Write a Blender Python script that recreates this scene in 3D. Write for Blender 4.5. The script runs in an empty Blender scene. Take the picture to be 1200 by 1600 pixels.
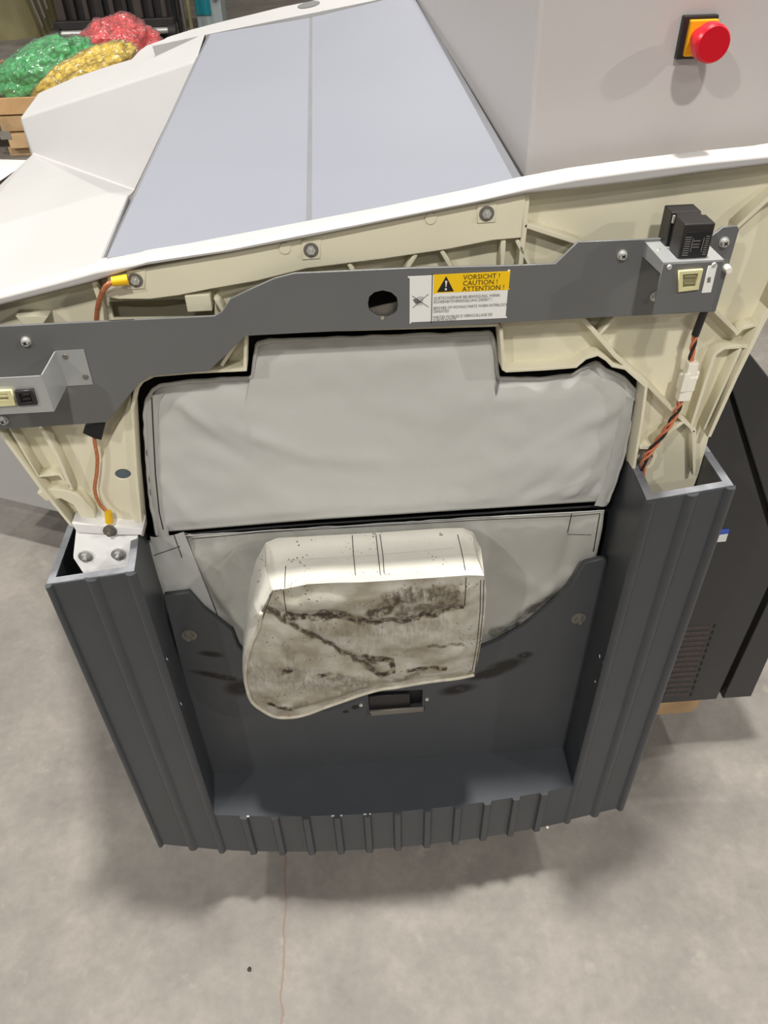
import bpy, bmesh, math, random
from mathutils import Vector, Matrix, noise
from mathutils.bvhtree import BVHTree
from mathutils.geometry import intersect_line_plane

scene = bpy.context.scene
COL = scene.collection
random.seed(7)
V = Vector

# ------------------------------------------------------------------ camera
F, PCX, PCY = 1200.0, 600.0, 800.0
CAM = V((0.0, -0.70, 1.415))
_up = V((-40, 1420, 1200)).normalized()
_x = V((29400, 1850, -1200)); _x = (_x - _up * _x.dot(_up)).normalized()
_y = _up.cross(_x)
RC = Matrix((_x, _y, _up))                    # world = RC @ camera coordinates
cam_data = bpy.data.cameras.new('camera')
cam_data.sensor_fit = 'VERTICAL'; cam_data.sensor_height = 32.0
cam_data.lens = 32.0 * F / 1600.0
cam_data.clip_start = 0.02; cam_data.clip_end = 100
cam = bpy.data.objects.new('camera', cam_data); COL.objects.link(cam)
cam.matrix_world = Matrix.Translation(CAM) @ RC.to_4x4()
scene.camera = cam

# ------------------------------------------------------------------ light, exposure
scene.view_settings.view_transform = 'Standard'
scene.view_settings.look = 'None'
scene.view_settings.gamma = 1.0
scene.view_settings.use_curve_mapping = False
scene.view_settings.exposure = -0.52
world = bpy.data.worlds.new('world'); scene.world = world
world.use_nodes = True
bg = world.node_tree.nodes['Background']
bg.inputs[0].default_value = (0.95, 0.97, 1.0, 1); bg.inputs[1].default_value = 0.085

def hall_and_fill_lamp(x, y, z, watts, size=0.28):
    d = bpy.data.lights.new('hall_and_fill_light', 'AREA'); d.shape = 'DISK'; d.size = size
    d.energy = watts; d.color = (1.0, 0.965, 0.91)
    o = bpy.data.objects.new('hall_and_fill_light', d); COL.objects.link(o)
    o.location = (x, y, z)
for lx, ly, lz, w in (
        (0.15, 0.17, 5.4, 450), (0.25, -3.7, 5.2, 270), (8.0, -4.6, 5.4, 600), (-3.7, -4.3, 5.4, 250), (-5.0, 0.7, 4.4, 400), (4.6, 0.7, 5.0, 250), (0.3, -6.5, 5.2, 110),  # lamps beside the machine and farthest in front: unseen fill added for upright faces
        (-2.2, 5.2, 5.4, 90), (2.4, 5.2, 5.4, 90), (-5.5, 6.5, 5.4, 180), (0.2, 9.5, 5.4, 120)):
    hall_and_fill_lamp(lx, ly, lz, w)

# ------------------------------------------------------------------ helpers: rays to real planes
def ray(px, py): return RC @ V(((px - PCX) / F, -(py - PCY) / F, -1.0))
def at(px, py, Y):
    d = ray(px, py); return CAM + d * ((Y - CAM.y) / d.y)
def atz(px, py, Z):
    d = ray(px, py); return CAM + d * ((Z - CAM.z) / d.z)
def atx(px, py, X):
    d = ray(px, py); return CAM + d * ((X - CAM.x) / d.x)
def hit(px, py, p, n):
    d = ray(px, py); return CAM + d * ((p - CAM).dot(n) / d.dot(n))
def xz(pts, Y): return [(v.x, v.z) for v in (at(x, y, Y) for x, y in pts)]

# ------------------------------------------------------------------ materials
def s2l(c):
    return tuple((v / 255 / 12.92) if v / 255 <= 0.04045 else ((v / 255 + 0.055) / 1.055) ** 2.4 for v in c)
def mat(name, rgb, rough=0.5, metal=0.0, var=0.06, scale=18.0, bump=0.0, bscale=200.0, spec=0.5):
    m = bpy.data.materials.new(name); m.use_nodes = True
    nt = m.node_tree; N = nt.nodes; L = nt.links; b = N['Principled BSDF']
    c = s2l(rgb)
    tc = N.new('ShaderNodeTexCoord'); nz = N.new('ShaderNodeTexNoise')
    nz.inputs['Scale'].default_value = scale; nz.inputs['Detail'].default_value = 5
    L.new(tc.outputs['Object'], nz.inputs['Vector'])
    r = N.new('ShaderNodeMapRange'); r.inputs['From Min'].default_value = 0.3; r.inputs['From Max'].default_value = 0.7
    r.inputs['To Min'].default_value = 1 - var; r.inputs['To Max'].default_value = 1 + var
    L.new(nz.outputs['Fac'], r.inputs['Value'])
    mx = N.new('ShaderNodeVectorMath'); mx.operation = 'SCALE'; mx.inputs[0].default_value = c
    L.new(r.outputs[0], mx.inputs['Scale']); L.new(mx.outputs[0], b.inputs['Base Color'])
    b.inputs['Roughness'].default_value = rough; b.inputs['Metallic'].default_value = metal
    b.inputs['Specular IOR Level'].default_value = spec
    if bump:
        n2 = N.new('ShaderNodeTexNoise'); n2.inputs['Scale'].default_value = bscale; n2.inputs['Detail'].default_value = 3
        L.new(tc.outputs['Object'], n2.inputs['Vector'])
        bp = N.new('ShaderNodeBump'); bp.inputs['Strength'].default_value = bump; bp.inputs['Distance'].default_value = 0.002
        L.new(n2.outputs['Fac'], bp.inputs['Height']); L.new(bp.outputs[0], b.inputs['Normal'])
    return m

M = {}
M['cream'] = mat('cream_plastic', (225, 219, 194), 0.45, var=0.04, scale=9)
M['white'] = mat('white_plastic', (166, 165, 164), 0.5, var=0.015, bump=0.05, bscale=900)
M['seam'] = mat('grey_seam', (112, 113, 117), 0.5)
M['rim'] = mat('white_rim_plastic', (184, 182, 180), 0.45, var=0.03)
M['boxgrey'] = mat('light_grey_paint', (196, 191, 189), 0.45, var=0.012, bump=0.05, bscale=900)
M['blue'] = mat('blue_grey_panel', (124, 127, 136), 0.55, var=0.02, scale=4)
M['dark'] = mat('dark_grey_paint', (61, 64, 68), 0.37, var=0.05, bump=0.10, bscale=500)
M['housing'] = mat('charcoal_paint', (54, 54, 55), 0.45, var=0.03, bump=0.08, bscale=600)
M['wornsheen'] = mat('worn_paint_with_sheen', (120, 122, 127), 0.4, var=0.35, scale=30)
M['pluggrey'] = mat('blue_grey_plug', (84, 96, 104), 0.5)
M['black'] = mat('black_rubber', (14, 14, 15), 0.6)
M['blackplastic'] = mat('black_plastic', (38, 35, 36), 0.42, bump=0.06, bscale=900)
M['bar'] = mat('grey_steel_plate', (112, 113, 113), 0.42, 0.25, var=0.06, scale=10)
M['alu'] = mat('bright_sheet_metal', (182, 184, 184), 0.36, 0.45, var=0.06, scale=25)
M['steel'] = mat('zinc_steel', (206, 206, 202), 0.28, 0.55, var=0.1, scale=60)
M['fabric'] = mat('grey_coated_fabric', (194, 194, 190), 0.55, var=0.04, scale=6, bump=0.08, bscale=700)
M['hem'] = mat('grey_fabric_hem', (176, 176, 173), 0.6, var=0.05, bump=0.12, bscale=500)
M['thread'] = mat('dark_thread', (45, 43, 42), 0.8)
M['copper'] = mat('copper_braid', (196, 122, 84), 0.36, 0.35, var=0.3, scale=400)
M['orange'] = mat('orange_wire', (208, 120, 84), 0.45)
M['blackwire'] = mat('black_wire', (34, 32, 34), 0.45)
M['yellow'] = mat('yellow_sleeve', (232, 184, 20), 0.4)
M['signyellow'] = mat('sign_yellow', (246, 200, 10), 0.4, var=0.01)
M['signwhite'] = mat('sign_white', (236, 236, 232), 0.4, var=0.01)
M['ink'] = mat('black_ink', (30, 26, 20), 0.5)
M['greyink'] = mat('faint_grey_ink', (120, 118, 116), 0.5)
M['red'] = mat('red_plastic', (206, 12, 34), 0.3, var=0.02)
M['orangeplate'] = mat('amber_plastic', (248, 178, 24), 0.4)
M['ivory'] = mat('ivory_plastic', (214, 208, 160), 0.45)
M['ivorydark'] = mat('ivory_socket', (140, 134, 100), 0.5)
M['nylon'] = mat('white_nylon', (240, 236, 222), 0.4)
M['whitepaint'] = mat('white_bracket_paint', (244, 243, 241), 0.4)
M['scratch'] = mat('bare_scratch', (196, 198, 202), 0.5)
M['bluelabel'] = mat('blue_label', (62, 92, 190), 0.4)
M['wood'] = mat('raw_wood', (172, 142, 104), 0.75, var=0.18, scale=12)
M['olive'] = mat('olive_paint', (140, 132, 96), 0.45, var=0.2, scale=3)
M['iron'] = mat('dark_iron', (44, 40, 40), 0.55, var=0.25, scale=8)
M['greymetal'] = mat('worn_grey_metal', (128, 124, 116), 0.4, 0.5)
M['teal'] = mat('teal_paint', (16, 138, 152), 0.45)
M['palegrey'] = mat('pale_grey_paint', (176, 186, 188), 0.5)
M['cardboard'] = mat('brown_cardboard', (182, 146, 102), 0.8, var=0.08)
M['paper'] = mat('white_paper', (240, 238, 236), 0.6, var=0.02)

def wrap(name, rgb):
    m = mat(name, rgb, 0.3, var=0.18, scale=24, bump=0.0)
    nt = m.node_tree; N = nt.nodes; L = nt.links; b = N['Principled BSDF']
    tc = N.new('ShaderNodeTexCoord'); vo = N.new('ShaderNodeTexVoronoi'); vo.inputs['Scale'].default_value = 26
    L.new(tc.outputs['Object'], vo.inputs['Vector'])
    bp = N.new('ShaderNodeBump'); bp.inputs['Strength'].default_value = 0.6; bp.inputs['Distance'].default_value = 0.012
    L.new(vo.outputs['Distance'], bp.inputs['Height']); L.new(bp.outputs[0], b.inputs['Normal'])
    b.inputs['Coat Weight'].default_value = 0.8; b.inputs['Coat Roughness'].default_value = 0.08
    L.new(bp.outputs[0], b.inputs['Coat Normal'])
    return m
M['greenbag'] = wrap('green_plastic_parts', (70, 200, 112))
M['yellowbag'] = wrap('yellow_plastic_parts', (250, 216, 56))
M['redbag'] = wrap('red_plastic_parts', (250, 74, 76))

def film_mat():
    m = bpy.data.materials.new('clear_film'); m.use_nodes = True
    nt = m.node_tree; N = nt.nodes; L = nt.links
    for n in list(N): N.remove(n)
    out = N.new('ShaderNodeOutputMaterial'); tr = N.new('ShaderNodeBsdfTransparent'); gl = N.new('ShaderNodeBsdfGlossy')
    gl.inputs['Roughness'].default_value = 0.12
    mixs = N.new('ShaderNodeMixShader'); fr = N.new('ShaderNodeLayerWeight'); fr.inputs[0].default_value = 0.35
    tc = N.new('ShaderNodeTexCoord'); vo = N.new('ShaderNodeTexVoronoi'); vo.inputs['Scale'].default_value = 22
    bp = N.new('ShaderNodeBump'); bp.inputs['Strength'].default_value = 1.0; bp.inputs['Distance'].default_value = 0.03
    L.new(tc.outputs['Object'], vo.inputs['Vector']); L.new(vo.outputs['Distance'], bp.inputs['Height'])
    L.new(bp.outputs[0], gl.inputs['Normal']); L.new(bp.outputs[0], fr.inputs['Normal'])
    df = N.new('ShaderNodeBsdfDiffuse'); df.inputs[0].default_value = (0.8, 0.8, 0.8, 1); m0 = N.new('ShaderNodeMixShader'); m0.inputs[0].default_value = 0.10
    L.new(tr.outputs[0], m0.inputs[1]); L.new(df.outputs[0], m0.inputs[2]); fa = N.new('ShaderNodeMath'); fa.operation = 'MULTIPLY'; fa.inputs[1].default_value = 0.8; L.new(fr.outputs['Fresnel'], fa.inputs[0])
    L.new(fa.outputs[0], mixs.inputs[0]); L.new(m0.outputs[0], mixs.inputs[1]); L.new(gl.outputs[0], mixs.inputs[2])
    L.new(mixs.outputs[0], out.inputs[0])
    return m
M['film'] = film_mat()

def stained(name, rgb, rough, spots, dirt=(46, 36, 24), nscale=60.0, lo=0.42, hi=0.58, bump=0.1):
    """paint with dirt stains: each spot = (x, z, rx, rz, angle, strength) in the XZ plane of the object"""
    m = mat(name, rgb, rough, var=0.05, bump=bump, bscale=500)
    nt = m.node_tree; N = nt.nodes; L = nt.links; b = N['Principled BSDF']
    base = b.inputs['Base Color'].links[0].from_socket
    tc = N.new('ShaderNodeTexCoord')
    total = None
    for x, z, rx, rz, a, s in spots:
        mp = N.new('ShaderNodeMapping'); mp.vector_type = 'TEXTURE'
        mp.inputs['Location'].default_value = (x, 0, z); mp.inputs['Rotation'].default_value = (0, -a, 0)
        mp.inputs['Scale'].default_value = (rx, 1000, rz)
        L.new(tc.outputs['Object'], mp.inputs['Vector'])
        ln = N.new('ShaderNodeVectorMath'); ln.operation = 'LENGTH'; L.new(mp.outputs[0], ln.inputs[0])
        r = N.new('ShaderNodeMapRange'); r.inputs['From Min'].default_value = 1.25; r.inputs['From Max'].default_value = 0.6
        r.inputs['To Min'].default_value = 0; r.inputs['To Max'].default_value = s
        L.new(ln.outputs['Value'], r.inputs['Value'])
        if total is None: total = r.outputs[0]
        else:
            ad = N.new('ShaderNodeMath'); ad.operation = 'MAXIMUM'; L.new(total, ad.inputs[0]); L.new(r.outputs[0], ad.inputs[1]); total = ad.outputs[0]
    nz = N.new('ShaderNodeTexNoise'); nz.inputs['Scale'].default_value = nscale; nz.inputs['Detail'].default_value = 6
    L.new(tc.outputs['Object'], nz.inputs['Vector'])
    r2 = N.new('ShaderNodeMapRange'); r2.inputs['From Min'].default_value = lo; r2.inputs['From Max'].default_value = hi
    r2.inputs['To Min'].default_value = 0.0; r2.inputs['To Max'].default_value = 1.0
    L.new(nz.outputs['Fac'], r2.inputs['Value'])
    mu = N.new('ShaderNodeMath'); mu.operation = 'MULTIPLY'; L.new(total, mu.inputs[0]); L.new(r2.outputs[0], mu.inputs[1]); mu.use_clamp = True
    mix = N.new('ShaderNodeMix'); mix.data_type = 'RGBA'
    L.new(mu.outputs[0], mix.inputs[0]); L.new(base, mix.inputs[6]); mix.inputs[7].default_value = s2l(dirt) + (1,)
    L.new(mix.outputs[2], b.inputs['Base Color'])
    return m

# ------------------------------------------------------------------ object helpers
WLOC = {}
def link(name, me, m, parent=None, smooth=False):
    o = bpy.data.objects.new(name, me); COL.objects.link(o)
    if m is not None and not me.materials: me.materials.append(m)
    if smooth:
        for p in me.polygons: p.use_smooth = True
    if parent is not None:
        o.parent = parent
        o.matrix_parent_inverse = Matrix.Translation(-WLOC.get(parent.name, V((0, 0, 0))))
    return o
def tag(o, label, cat, group=None):
    o['label'] = label; o['category'] = cat
    if group: o['group'] = group
    return o
def thing(name, label, cat, loc, group=None):
    o = bpy.data.objects.new(name, None); COL.objects.link(o)
    o.empty_display_size = 0.1; o.location = loc; WLOC[o.name] = V(loc)
    return tag(o, label, cat, group)
def bm_obj(name, bm, m, parent=None, smooth=False, autosmooth=None):
    bmesh.ops.recalc_face_normals(bm, faces=bm.faces)
    me = bpy.data.meshes.new(name); bm.to_mesh(me); bm.free()
    o = link(name, me, m, parent, smooth or autosmooth is not None)
    if autosmooth is not None: me.set_sharp_from_angle(angle=autosmooth)
    return o

def plate(name, outer, Y0, Y1, m, parent, holes=(), bev=0.0008):
    """flat plate: outline in (x, z), from Y0 (front) to Y1 (back)"""
    cu = bpy.data.curves.new('tmp', 'CURVE'); cu.dimensions = '2D'; cu.fill_mode = 'BOTH'
    h = (Y1 - Y0) / 2; bev = min(bev, h * 0.4)
    cu.extrude = h - bev; cu.bevel_depth = bev; cu.offset = -bev; cu.bevel_resolution = 1
    for pts in [outer] + list(holes):
        s = cu.splines.new('POLY'); s.points.add(len(pts) - 1); s.use_cyclic_u = True
        for p, (x, z) in zip(s.points, pts): p.co = (x, z, 0, 1)
    tmp = bpy.data.objects.new('tmp', cu)
    me = bpy.data.meshes.new_from_object(tmp)
    bpy.data.objects.remove(tmp); bpy.data.curves.remove(cu)
    me.materials.clear()
    me.transform(Matrix.Translation((0, (Y0 + Y1) / 2, 0)) @ Matrix.Rotation(math.pi / 2, 4, 'X'))
    me.name = name
    bm = bmesh.new(); bm.from_mesh(me); bmesh.ops.remove_doubles(bm, verts=bm.verts, dist=1e-6); bm.to_mesh(me); bm.free()
    return link(name, me, m, parent)

def ppl(name, pix, Y0, Y1, m, parent, holes=(), bev=0.0008):
    return plate(name, xz(pix, Y0), Y0, Y1, m, parent, [xz(h, Y0) for h in holes], bev)

def strip(pts, w):
    """outline of a polyline of width w in 2D"""
    n = len(pts); L_, R_ = [], []
    for i in range(n):
        p = V(pts[i])
        d0 = (p - V(pts[i - 1])).normalized() if i else None
        d1 = (V(pts[i + 1]) - p).normalized() if i < n - 1 else None
        if d0 is None: d0 = d1
        if d1 is None: d1 = d0
        t = (d0 + d1).normalized(); nn = V((-t.y, t.x))
        k = w / 2 / max(0.5, nn.dot(V((-d0.y, d0.x))))
        L_.append(tuple(p + nn * k)); R_.append(tuple(p - nn * k))
    return L_ + R_[::-1]
def ribp(name, pix, w, Y0, Y1, m, parent, bev=0.0006):
    return plate(name, strip(xz(pix, Y0), w), Y0, Y1, m, parent, (), bev)

def frame_of(d):
    d = d.normalized(); a = V((0, 0, 1)) if abs(d.z) < 0.9 else V((1, 0, 0))
    u = d.cross(a).normalized(); return u, d.cross(u).normalized()
def add_cyl(bm, a, b, r0, r1=None, seg=16, caps=True):
    a, b = V(a), V(b); r1 = r0 if r1 is None else r1
    u, v = frame_of(b - a); A, B = [], []
    for i in range(seg):
        t = 2 * math.pi * i / seg; w = u * math.cos(t) + v * math.sin(t)
        A.append(bm.verts.new(a + w * r0)); B.append(bm.verts.new(b + w * r1))
    for i in range(seg): bm.faces.new((A[i], A[(i + 1) % seg], B[(i + 1) % seg], B[i]))
    if caps: bm.faces.new(A[::-1]); bm.faces.new(B)
def add_tube(bm, pts, r, seg=8):
    pts = [V(p) for p in pts]; rings = []; u = None
    for i, p in enumerate(pts):
        d = (pts[min(i + 1, len(pts) - 1)] - pts[max(i - 1, 0)]).normalized()
        if u is None: u, _ = frame_of(d)
        u = (u - d * u.dot(d)).normalized(); v = d.cross(u)
        rr = r[i] if isinstance(r, (list, tuple)) else r
        rings.append([bm.verts.new(p + (u * math.cos(2 * math.pi * k / seg) + v * math.sin(2 * math.pi * k / seg)) * rr) for k in range(seg)])
    for a, b in zip(rings, rings[1:]):
        for k in range(seg): bm.faces.new((a[k], a[(k + 1) % seg], b[(k + 1) % seg], b[k]))
    bm.faces.new(rings[0][::-1]); bm.faces.new(rings[-1])
def add_box(bm, c, s, rot=None, bev=0.0):
    mtx = Matrix.Translation(c) @ (rot.to_4x4() if rot else Matrix.Identity(4)) @ Matrix.Diagonal((s[0], s[1], s[2], 1))
    r = bmesh.ops.create_cube(bm, size=1, matrix=mtx)
    if bev:
        es = list({e for v in r['verts'] for e in v.link_edges})
        bmesh.ops.bevel(bm, geom=es, offset=bev, segments=2, affect='EDGES', profile=0.5)
def box(name, c, s, m, parent=None, rot=None, bev=0.001):
    bm = bmesh.new(); add_box(bm, V(c), s, rot, bev); return bm_obj(name, bm, m, parent)
def cyl(name, a, b, r0, m, parent=None, r1=None, seg=20):
    bm = bmesh.new(); add_cyl(bm, a, b, r0, r1, seg); return bm_obj(name, bm, m, parent, autosmooth=0.7)
def tube(name, pts, r, m, parent=None, seg=8):
    bm = bmesh.new(); add_tube(bm, pts, r, seg); return bm_obj(name, bm, m, parent, smooth=True)
def smooth_line(pts, n=8):
    pts = [V(p) for p in pts]; out = []
    for i in range(len(pts) - 1):
        p0, p1, p2, p3 = pts[max(i - 1, 0)], pts[i], pts[i + 1], pts[min(i + 2, len(pts) - 1)]
        for k in range(n):
            t = k / n
            out.append(0.5 * ((2 * p1) + (p2 - p0) * t + (2 * p0 - 5 * p1 + 4 * p2 - p3) * t * t + (3 * p1 - p0 - 3 * p2 + p3) * t ** 3))
    out.append(pts[-1]); return out
def hexa(name, bot, top, m, parent, bev=0.0):
    """solid between two matching polygons"""
    bm = bmesh.new(); A = [bm.verts.new(p) for p in bot]; B = [bm.verts.new(p) for p in top]; n = len(A)
    bm.faces.new(A[::-1]); bm.faces.new(B)
    for i in range(n): bm.faces.new((A[i], A[(i + 1) % n], B[(i + 1) % n], B[i]))
    if bev: bmesh.ops.bevel(bm, geom=list(bm.edges), offset=bev, segments=2, affect='EDGES', profile=0.5)
    return bm_obj(name, bm, m, parent)
def lerp(a, b, t): return a + (b - a) * t
def interp(poly, t):
    """point at fraction t of the length of a polyline"""
    ls = [(V(b) - V(a)).length for a, b in zip(poly, poly[1:])]; tot = sum(ls) * t
    for (a, b), l in zip(zip(poly, poly[1:]), ls):
        if tot <= l + 1e-9: return V(a).lerp(V(b), tot / l if l else 0)
        tot -= l
    return V(poly[-1])

# ------------------------------------------------------------------ floor and hall
def floor_mat():
    m = bpy.data.materials.new('worn_concrete'); m.use_nodes = True
    nt = m.node_tree; N = nt.nodes; L = nt.links; b = N['Principled BSDF']
    tc = N.new('ShaderNodeTexCoord')
    def noi(s, d, rough=0.6):
        n = N.new('ShaderNodeTexNoise'); n.inputs['Scale'].default_value = s; n.inputs['Detail'].default_value = d
        n.inputs['Roughness'].default_value = rough
        L.new(tc.outputs['Object'], n.inputs['Vector']); return n
    n1 = noi(4.5, 11, 0.68); n2 = noi(60, 4); n3 = noi(16, 8)
    cr = N.new('ShaderNodeValToRGB')
    cr.color_ramp.elements[0].position = 0.30; cr.color_ramp.elements[0].color = s2l((106, 101, 97)) + (1,)
    cr.color_ramp.elements[1].position = 0.70; cr.color_ramp.elements[1].color = s2l((137, 131, 124)) + (1,)
    e = cr.color_ramp.elements.new(0.5); e.color = s2l((122, 117, 111)) + (1,)
    L.new(n1.outputs['Fac'], cr.inputs[0])
    r = N.new('ShaderNodeMapRange'); r.inputs['From Min'].default_value = 0.3; r.inputs['From Max'].default_value = 0.7
    r.inputs['To Min'].default_value = 0.93; r.inputs['To Max'].default_value = 1.07
    L.new(n2.outputs['Fac'], r.inputs['Value'])
    sc = N.new('ShaderNodeVectorMath'); sc.operation = 'SCALE'; L.new(cr.outputs[0], sc.inputs[0]); L.new(r.outputs[0], sc.inputs['Scale'])
    # pale scuffs
    r3 = N.new('ShaderNodeMapRange'); r3.inputs['From Min'].default_value = 0.62; r3.inputs['From Max'].default_value = 0.74
    L.new(n3.outputs['Fac'], r3.inputs['Value'])
    ml = N.new('ShaderNodeMath'); ml.operation = 'MULTIPLY'; ml.inputs[1].default_value = 0.35; L.new(r3.outputs[0], ml.inputs[0])
    mx = N.new('ShaderNodeMix'); mx.data_type = 'RGBA'; L.new(ml.outputs[0], mx.inputs[0]); L.new(sc.outputs[0], mx.inputs[6])
    mx.inputs[7].default_value = s2l((160, 155, 144)) + (1,)
    # a rusty hairline crack running along Y at x = -0.164
    sp = N.new('ShaderNodeSeparateXYZ'); L.new(tc.outputs['Object'], sp.inputs[0])
    n4 = noi(14, 5); a1 = N.new('ShaderNodeMath'); a1.operation = 'MULTIPLY_ADD'; a1.inputs[1].default_value = 0.022; L.new(n4.outputs['Fac'], a1.inputs[0]); L.new(sp.outputs['X'], a1.inputs[2])
    a2 = N.new('ShaderNodeMath'); a2.operation = 'ADD'; a2.inputs[1].default_value = 0.164 - 0.011; L.new(a1.outputs[0], a2.inputs[0])
    a3 = N.new('ShaderNodeMath'); a3.operation = 'ABSOLUTE'; L.new(a2.outputs[0], a3.inputs[0])
    r4 = N.new('ShaderNodeMapRange'); r4.inputs['From Min'].default_value = 0.0025; r4.inputs['From Max'].default_value = 0.0008
    r4.inputs['To Max'].default_value = 0.55; L.new(a3.outputs[0], r4.inputs['Value'])
    mx2 = N.new('ShaderNodeMix'); mx2.data_type = 'RGBA'; L.new(r4.outputs[0], mx2.inputs[0]); L.new(mx.outputs[2], mx2.inputs[6])
    mx2.inputs[7].default_value = s2l((112, 84, 66)) + (1,)
    L.new(mx2.outputs[2], b.inputs['Base Color'])
    b.inputs['Roughness'].default_value = 0.55; b.inputs['Specular IOR Level'].default_value = 0.35
    bp = N.new('ShaderNodeBump'); bp.inputs['Strength'].default_value = 0.12; bp.inputs['Distance'].default_value = 0.003
    L.new(n2.outputs['Fac'], bp.inputs['Height']); L.new(bp.outputs[0], b.inputs['Normal'])
    return m
fl = box('floor', (0, 3.0, -0.05), (26, 24, 0.1), floor_mat(), bev=0); fl['kind'] = 'structure'
wb = box('wall_back', (0, 13.0, 3.2), (26, 0.2, 6.4), mat('beige_wall', (196, 190, 174), 0.7), bev=0); wb['kind'] = 'structure'

# ------------------------------------------------------------------ the machine
MX = thing('industrial_machine', 'large white and charcoal industrial machine with its end cover removed, standing on a wooden pallet',
           'machine', (0.04, 0.3, 0.145))
ZB = 0.150            # underside of the base
ZT = 0.267            # top of the step
YW = 0.012            # back wall of the recess

# --- dark base: corner columns -----------------------------------------------------------
def column(name, fl_, fr_, br_, bl_, ztop, wall, ribs):
    """hollow column, four corners in plan, ztop(x) the cut of its top"""
    fl_, fr_, br_, bl_ = (V(p) for p in (fl_, fr_, br_, bl_))
    c = (fl_ + fr_ + br_ + bl_) / 4
    out = [fl_, fr_, br_, bl_]
    inn = []
    for i in range(4):
        p = out[i]; a = (out[i - 1] - p).normalized(); b = (out[(i + 1) % 4] - p).normalized()
        inn.append(p + (a + b) * wall)
    bm = bmesh.new()
    ring = lambda pts, f: [bm.verts.new((p.x, p.y, f(p.x))) for p in pts]
    o0, o1, i0, i1 = ring(out, lambda x: ZB), ring(out, ztop), ring(inn, lambda x: ZB), ring(inn, ztop)
    for k in range(4):
        j = (k + 1) % 4
        bm.faces.new((o0[k], o0[j], o1[j], o1[k])); bm.faces.new((i0[j], i0[k], i1[k], i1[j]))
        bm.faces.new((o1[k], o1[j], i1[j], i1[k])); bm.faces.new((o0[j], o0[k], i0[k], i0[j]))
    bmesh.ops.bevel(bm, geom=list(bm.edges), offset=0.0016, segments=2, affect='EDGES', profile=0.5)
    o = bm_obj(name, bm, M['dark'], MX)
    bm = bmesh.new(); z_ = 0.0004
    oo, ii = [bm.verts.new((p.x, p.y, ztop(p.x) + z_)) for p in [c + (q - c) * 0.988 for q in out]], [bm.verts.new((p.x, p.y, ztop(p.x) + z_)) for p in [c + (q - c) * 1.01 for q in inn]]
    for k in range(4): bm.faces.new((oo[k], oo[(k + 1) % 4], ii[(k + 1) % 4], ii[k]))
    bm_obj('worn_sheen_rim', bm, M['wornsheen'], o)  # paler top ring: worn paint with the grazing sheen put into its colour
    for t, w in ribs:
        p = fl_.lerp(fr_, t); d = (fr_ - fl_).normalized(); n = V((d.y, -d.x))
        bm = bmesh.new(); secs = []
        prof = [(-w * 1.15, 0.001), (-w * 0.8, -0.0034), (-w * 0.35, -0.0052), (w * 0.35, -0.0052), (w * 0.8, -0.0034), (w * 1.15, 0.001)]
        for top in (0, 1):
            rr = []
            for a, q in prof:
                s = p + d * a - n * q
                rr.append(bm.verts.new((s.x, s.y, ztop(p.x) - 0.0005 if top else ZB - 0.001)))
            secs.append(rr)
        A, B = secs
        for k in range(5): bm.faces.new((A[k], A[k + 1], B[k + 1], B[k]))
        bm.faces.new((A[5], A[0], B[0], B[5])); bm.faces.new(A[::-1]); bm.faces.new(B)
        bm_obj('rib', bm, M['dark'], o, autosmooth=0.9)
    return o
LC = dict(fl_=(-0.364, -0.040), fr_=(-0.250, -0.0605), br_=(-0.262, 0.075), bl_=(-0.364, 0.090))
RCn = dict(fl_=(0.329, -0.057), fr_=(0.437, -0.040), br_=(0.437, 0.062), bl_=(0.335, 0.062))
zl = lambda x: 0.777 + (x + 0.366) / 0.116 * 0.032
zr = lambda x: 0.863
col_l = column('column', ztop=zl, wall=0.011, ribs=((0.035, 0.004), (0.52, 0.0075), (0.955, 0.006)), **LC)
col_l['label'] = 'left dark grey ribbed hollow column with a slanting open top'
col_r = column('column', ztop=zr, wall=0.011, ribs=((0.05, 0.006), (0.52, 0.0075), (0.955, 0.006)), **RCn)
col_r['label'] = 'right dark grey ribbed hollow column, taller, with pale rim of wear and painted-in sheen'

# --- step with its bowed ribbed lip ------------------------------------------------------
def arc_y(x):                                   # bowed front in plan
    t = (x - 0.036) / 0.30
    return -0.0785 + 0.021 * t * t
plan = [(lerp(-0.262, 0.338, i / 24), arc_y(lerp(-0.262, 0.338, i / 24))) for i in range(25)]
plan += [(0.350, YW + 0.002), (-0.268, YW + 0.002)]
step = hexa('step', [V((x, y, ZB)) for x, y in plan], [V((x, y, ZT)) for x, y in plan], M['dark'], MX, bev=0.0012)
for px in (382, 430, 478, 526, 573, 620, 668, 716, 763, 810, 856):
    x = atz(px, 1262, ZT).x
    y = arc_y(x); bm = bmesh.new()
    prof = [(-0.0075, 0.001), (-0.0045, -0.0058), (0.0045, -0.0058), (0.0075, 0.001)]
    A = [bm.verts.new((x + a, y + q, ZB - 0.001)) for a, q in prof]; B = [bm.verts.new((x + a, y + q, ZT - 0.0002)) for a, q in prof]
    for k in range(4): bm.faces.new((A[k], A[(k + 1) % 4], B[(k + 1) % 4], B[k]))
    bm.faces.new(A[::-1]); bm.faces.new(B)
    bm_obj('rib', bm, M['dark'], step)

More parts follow.
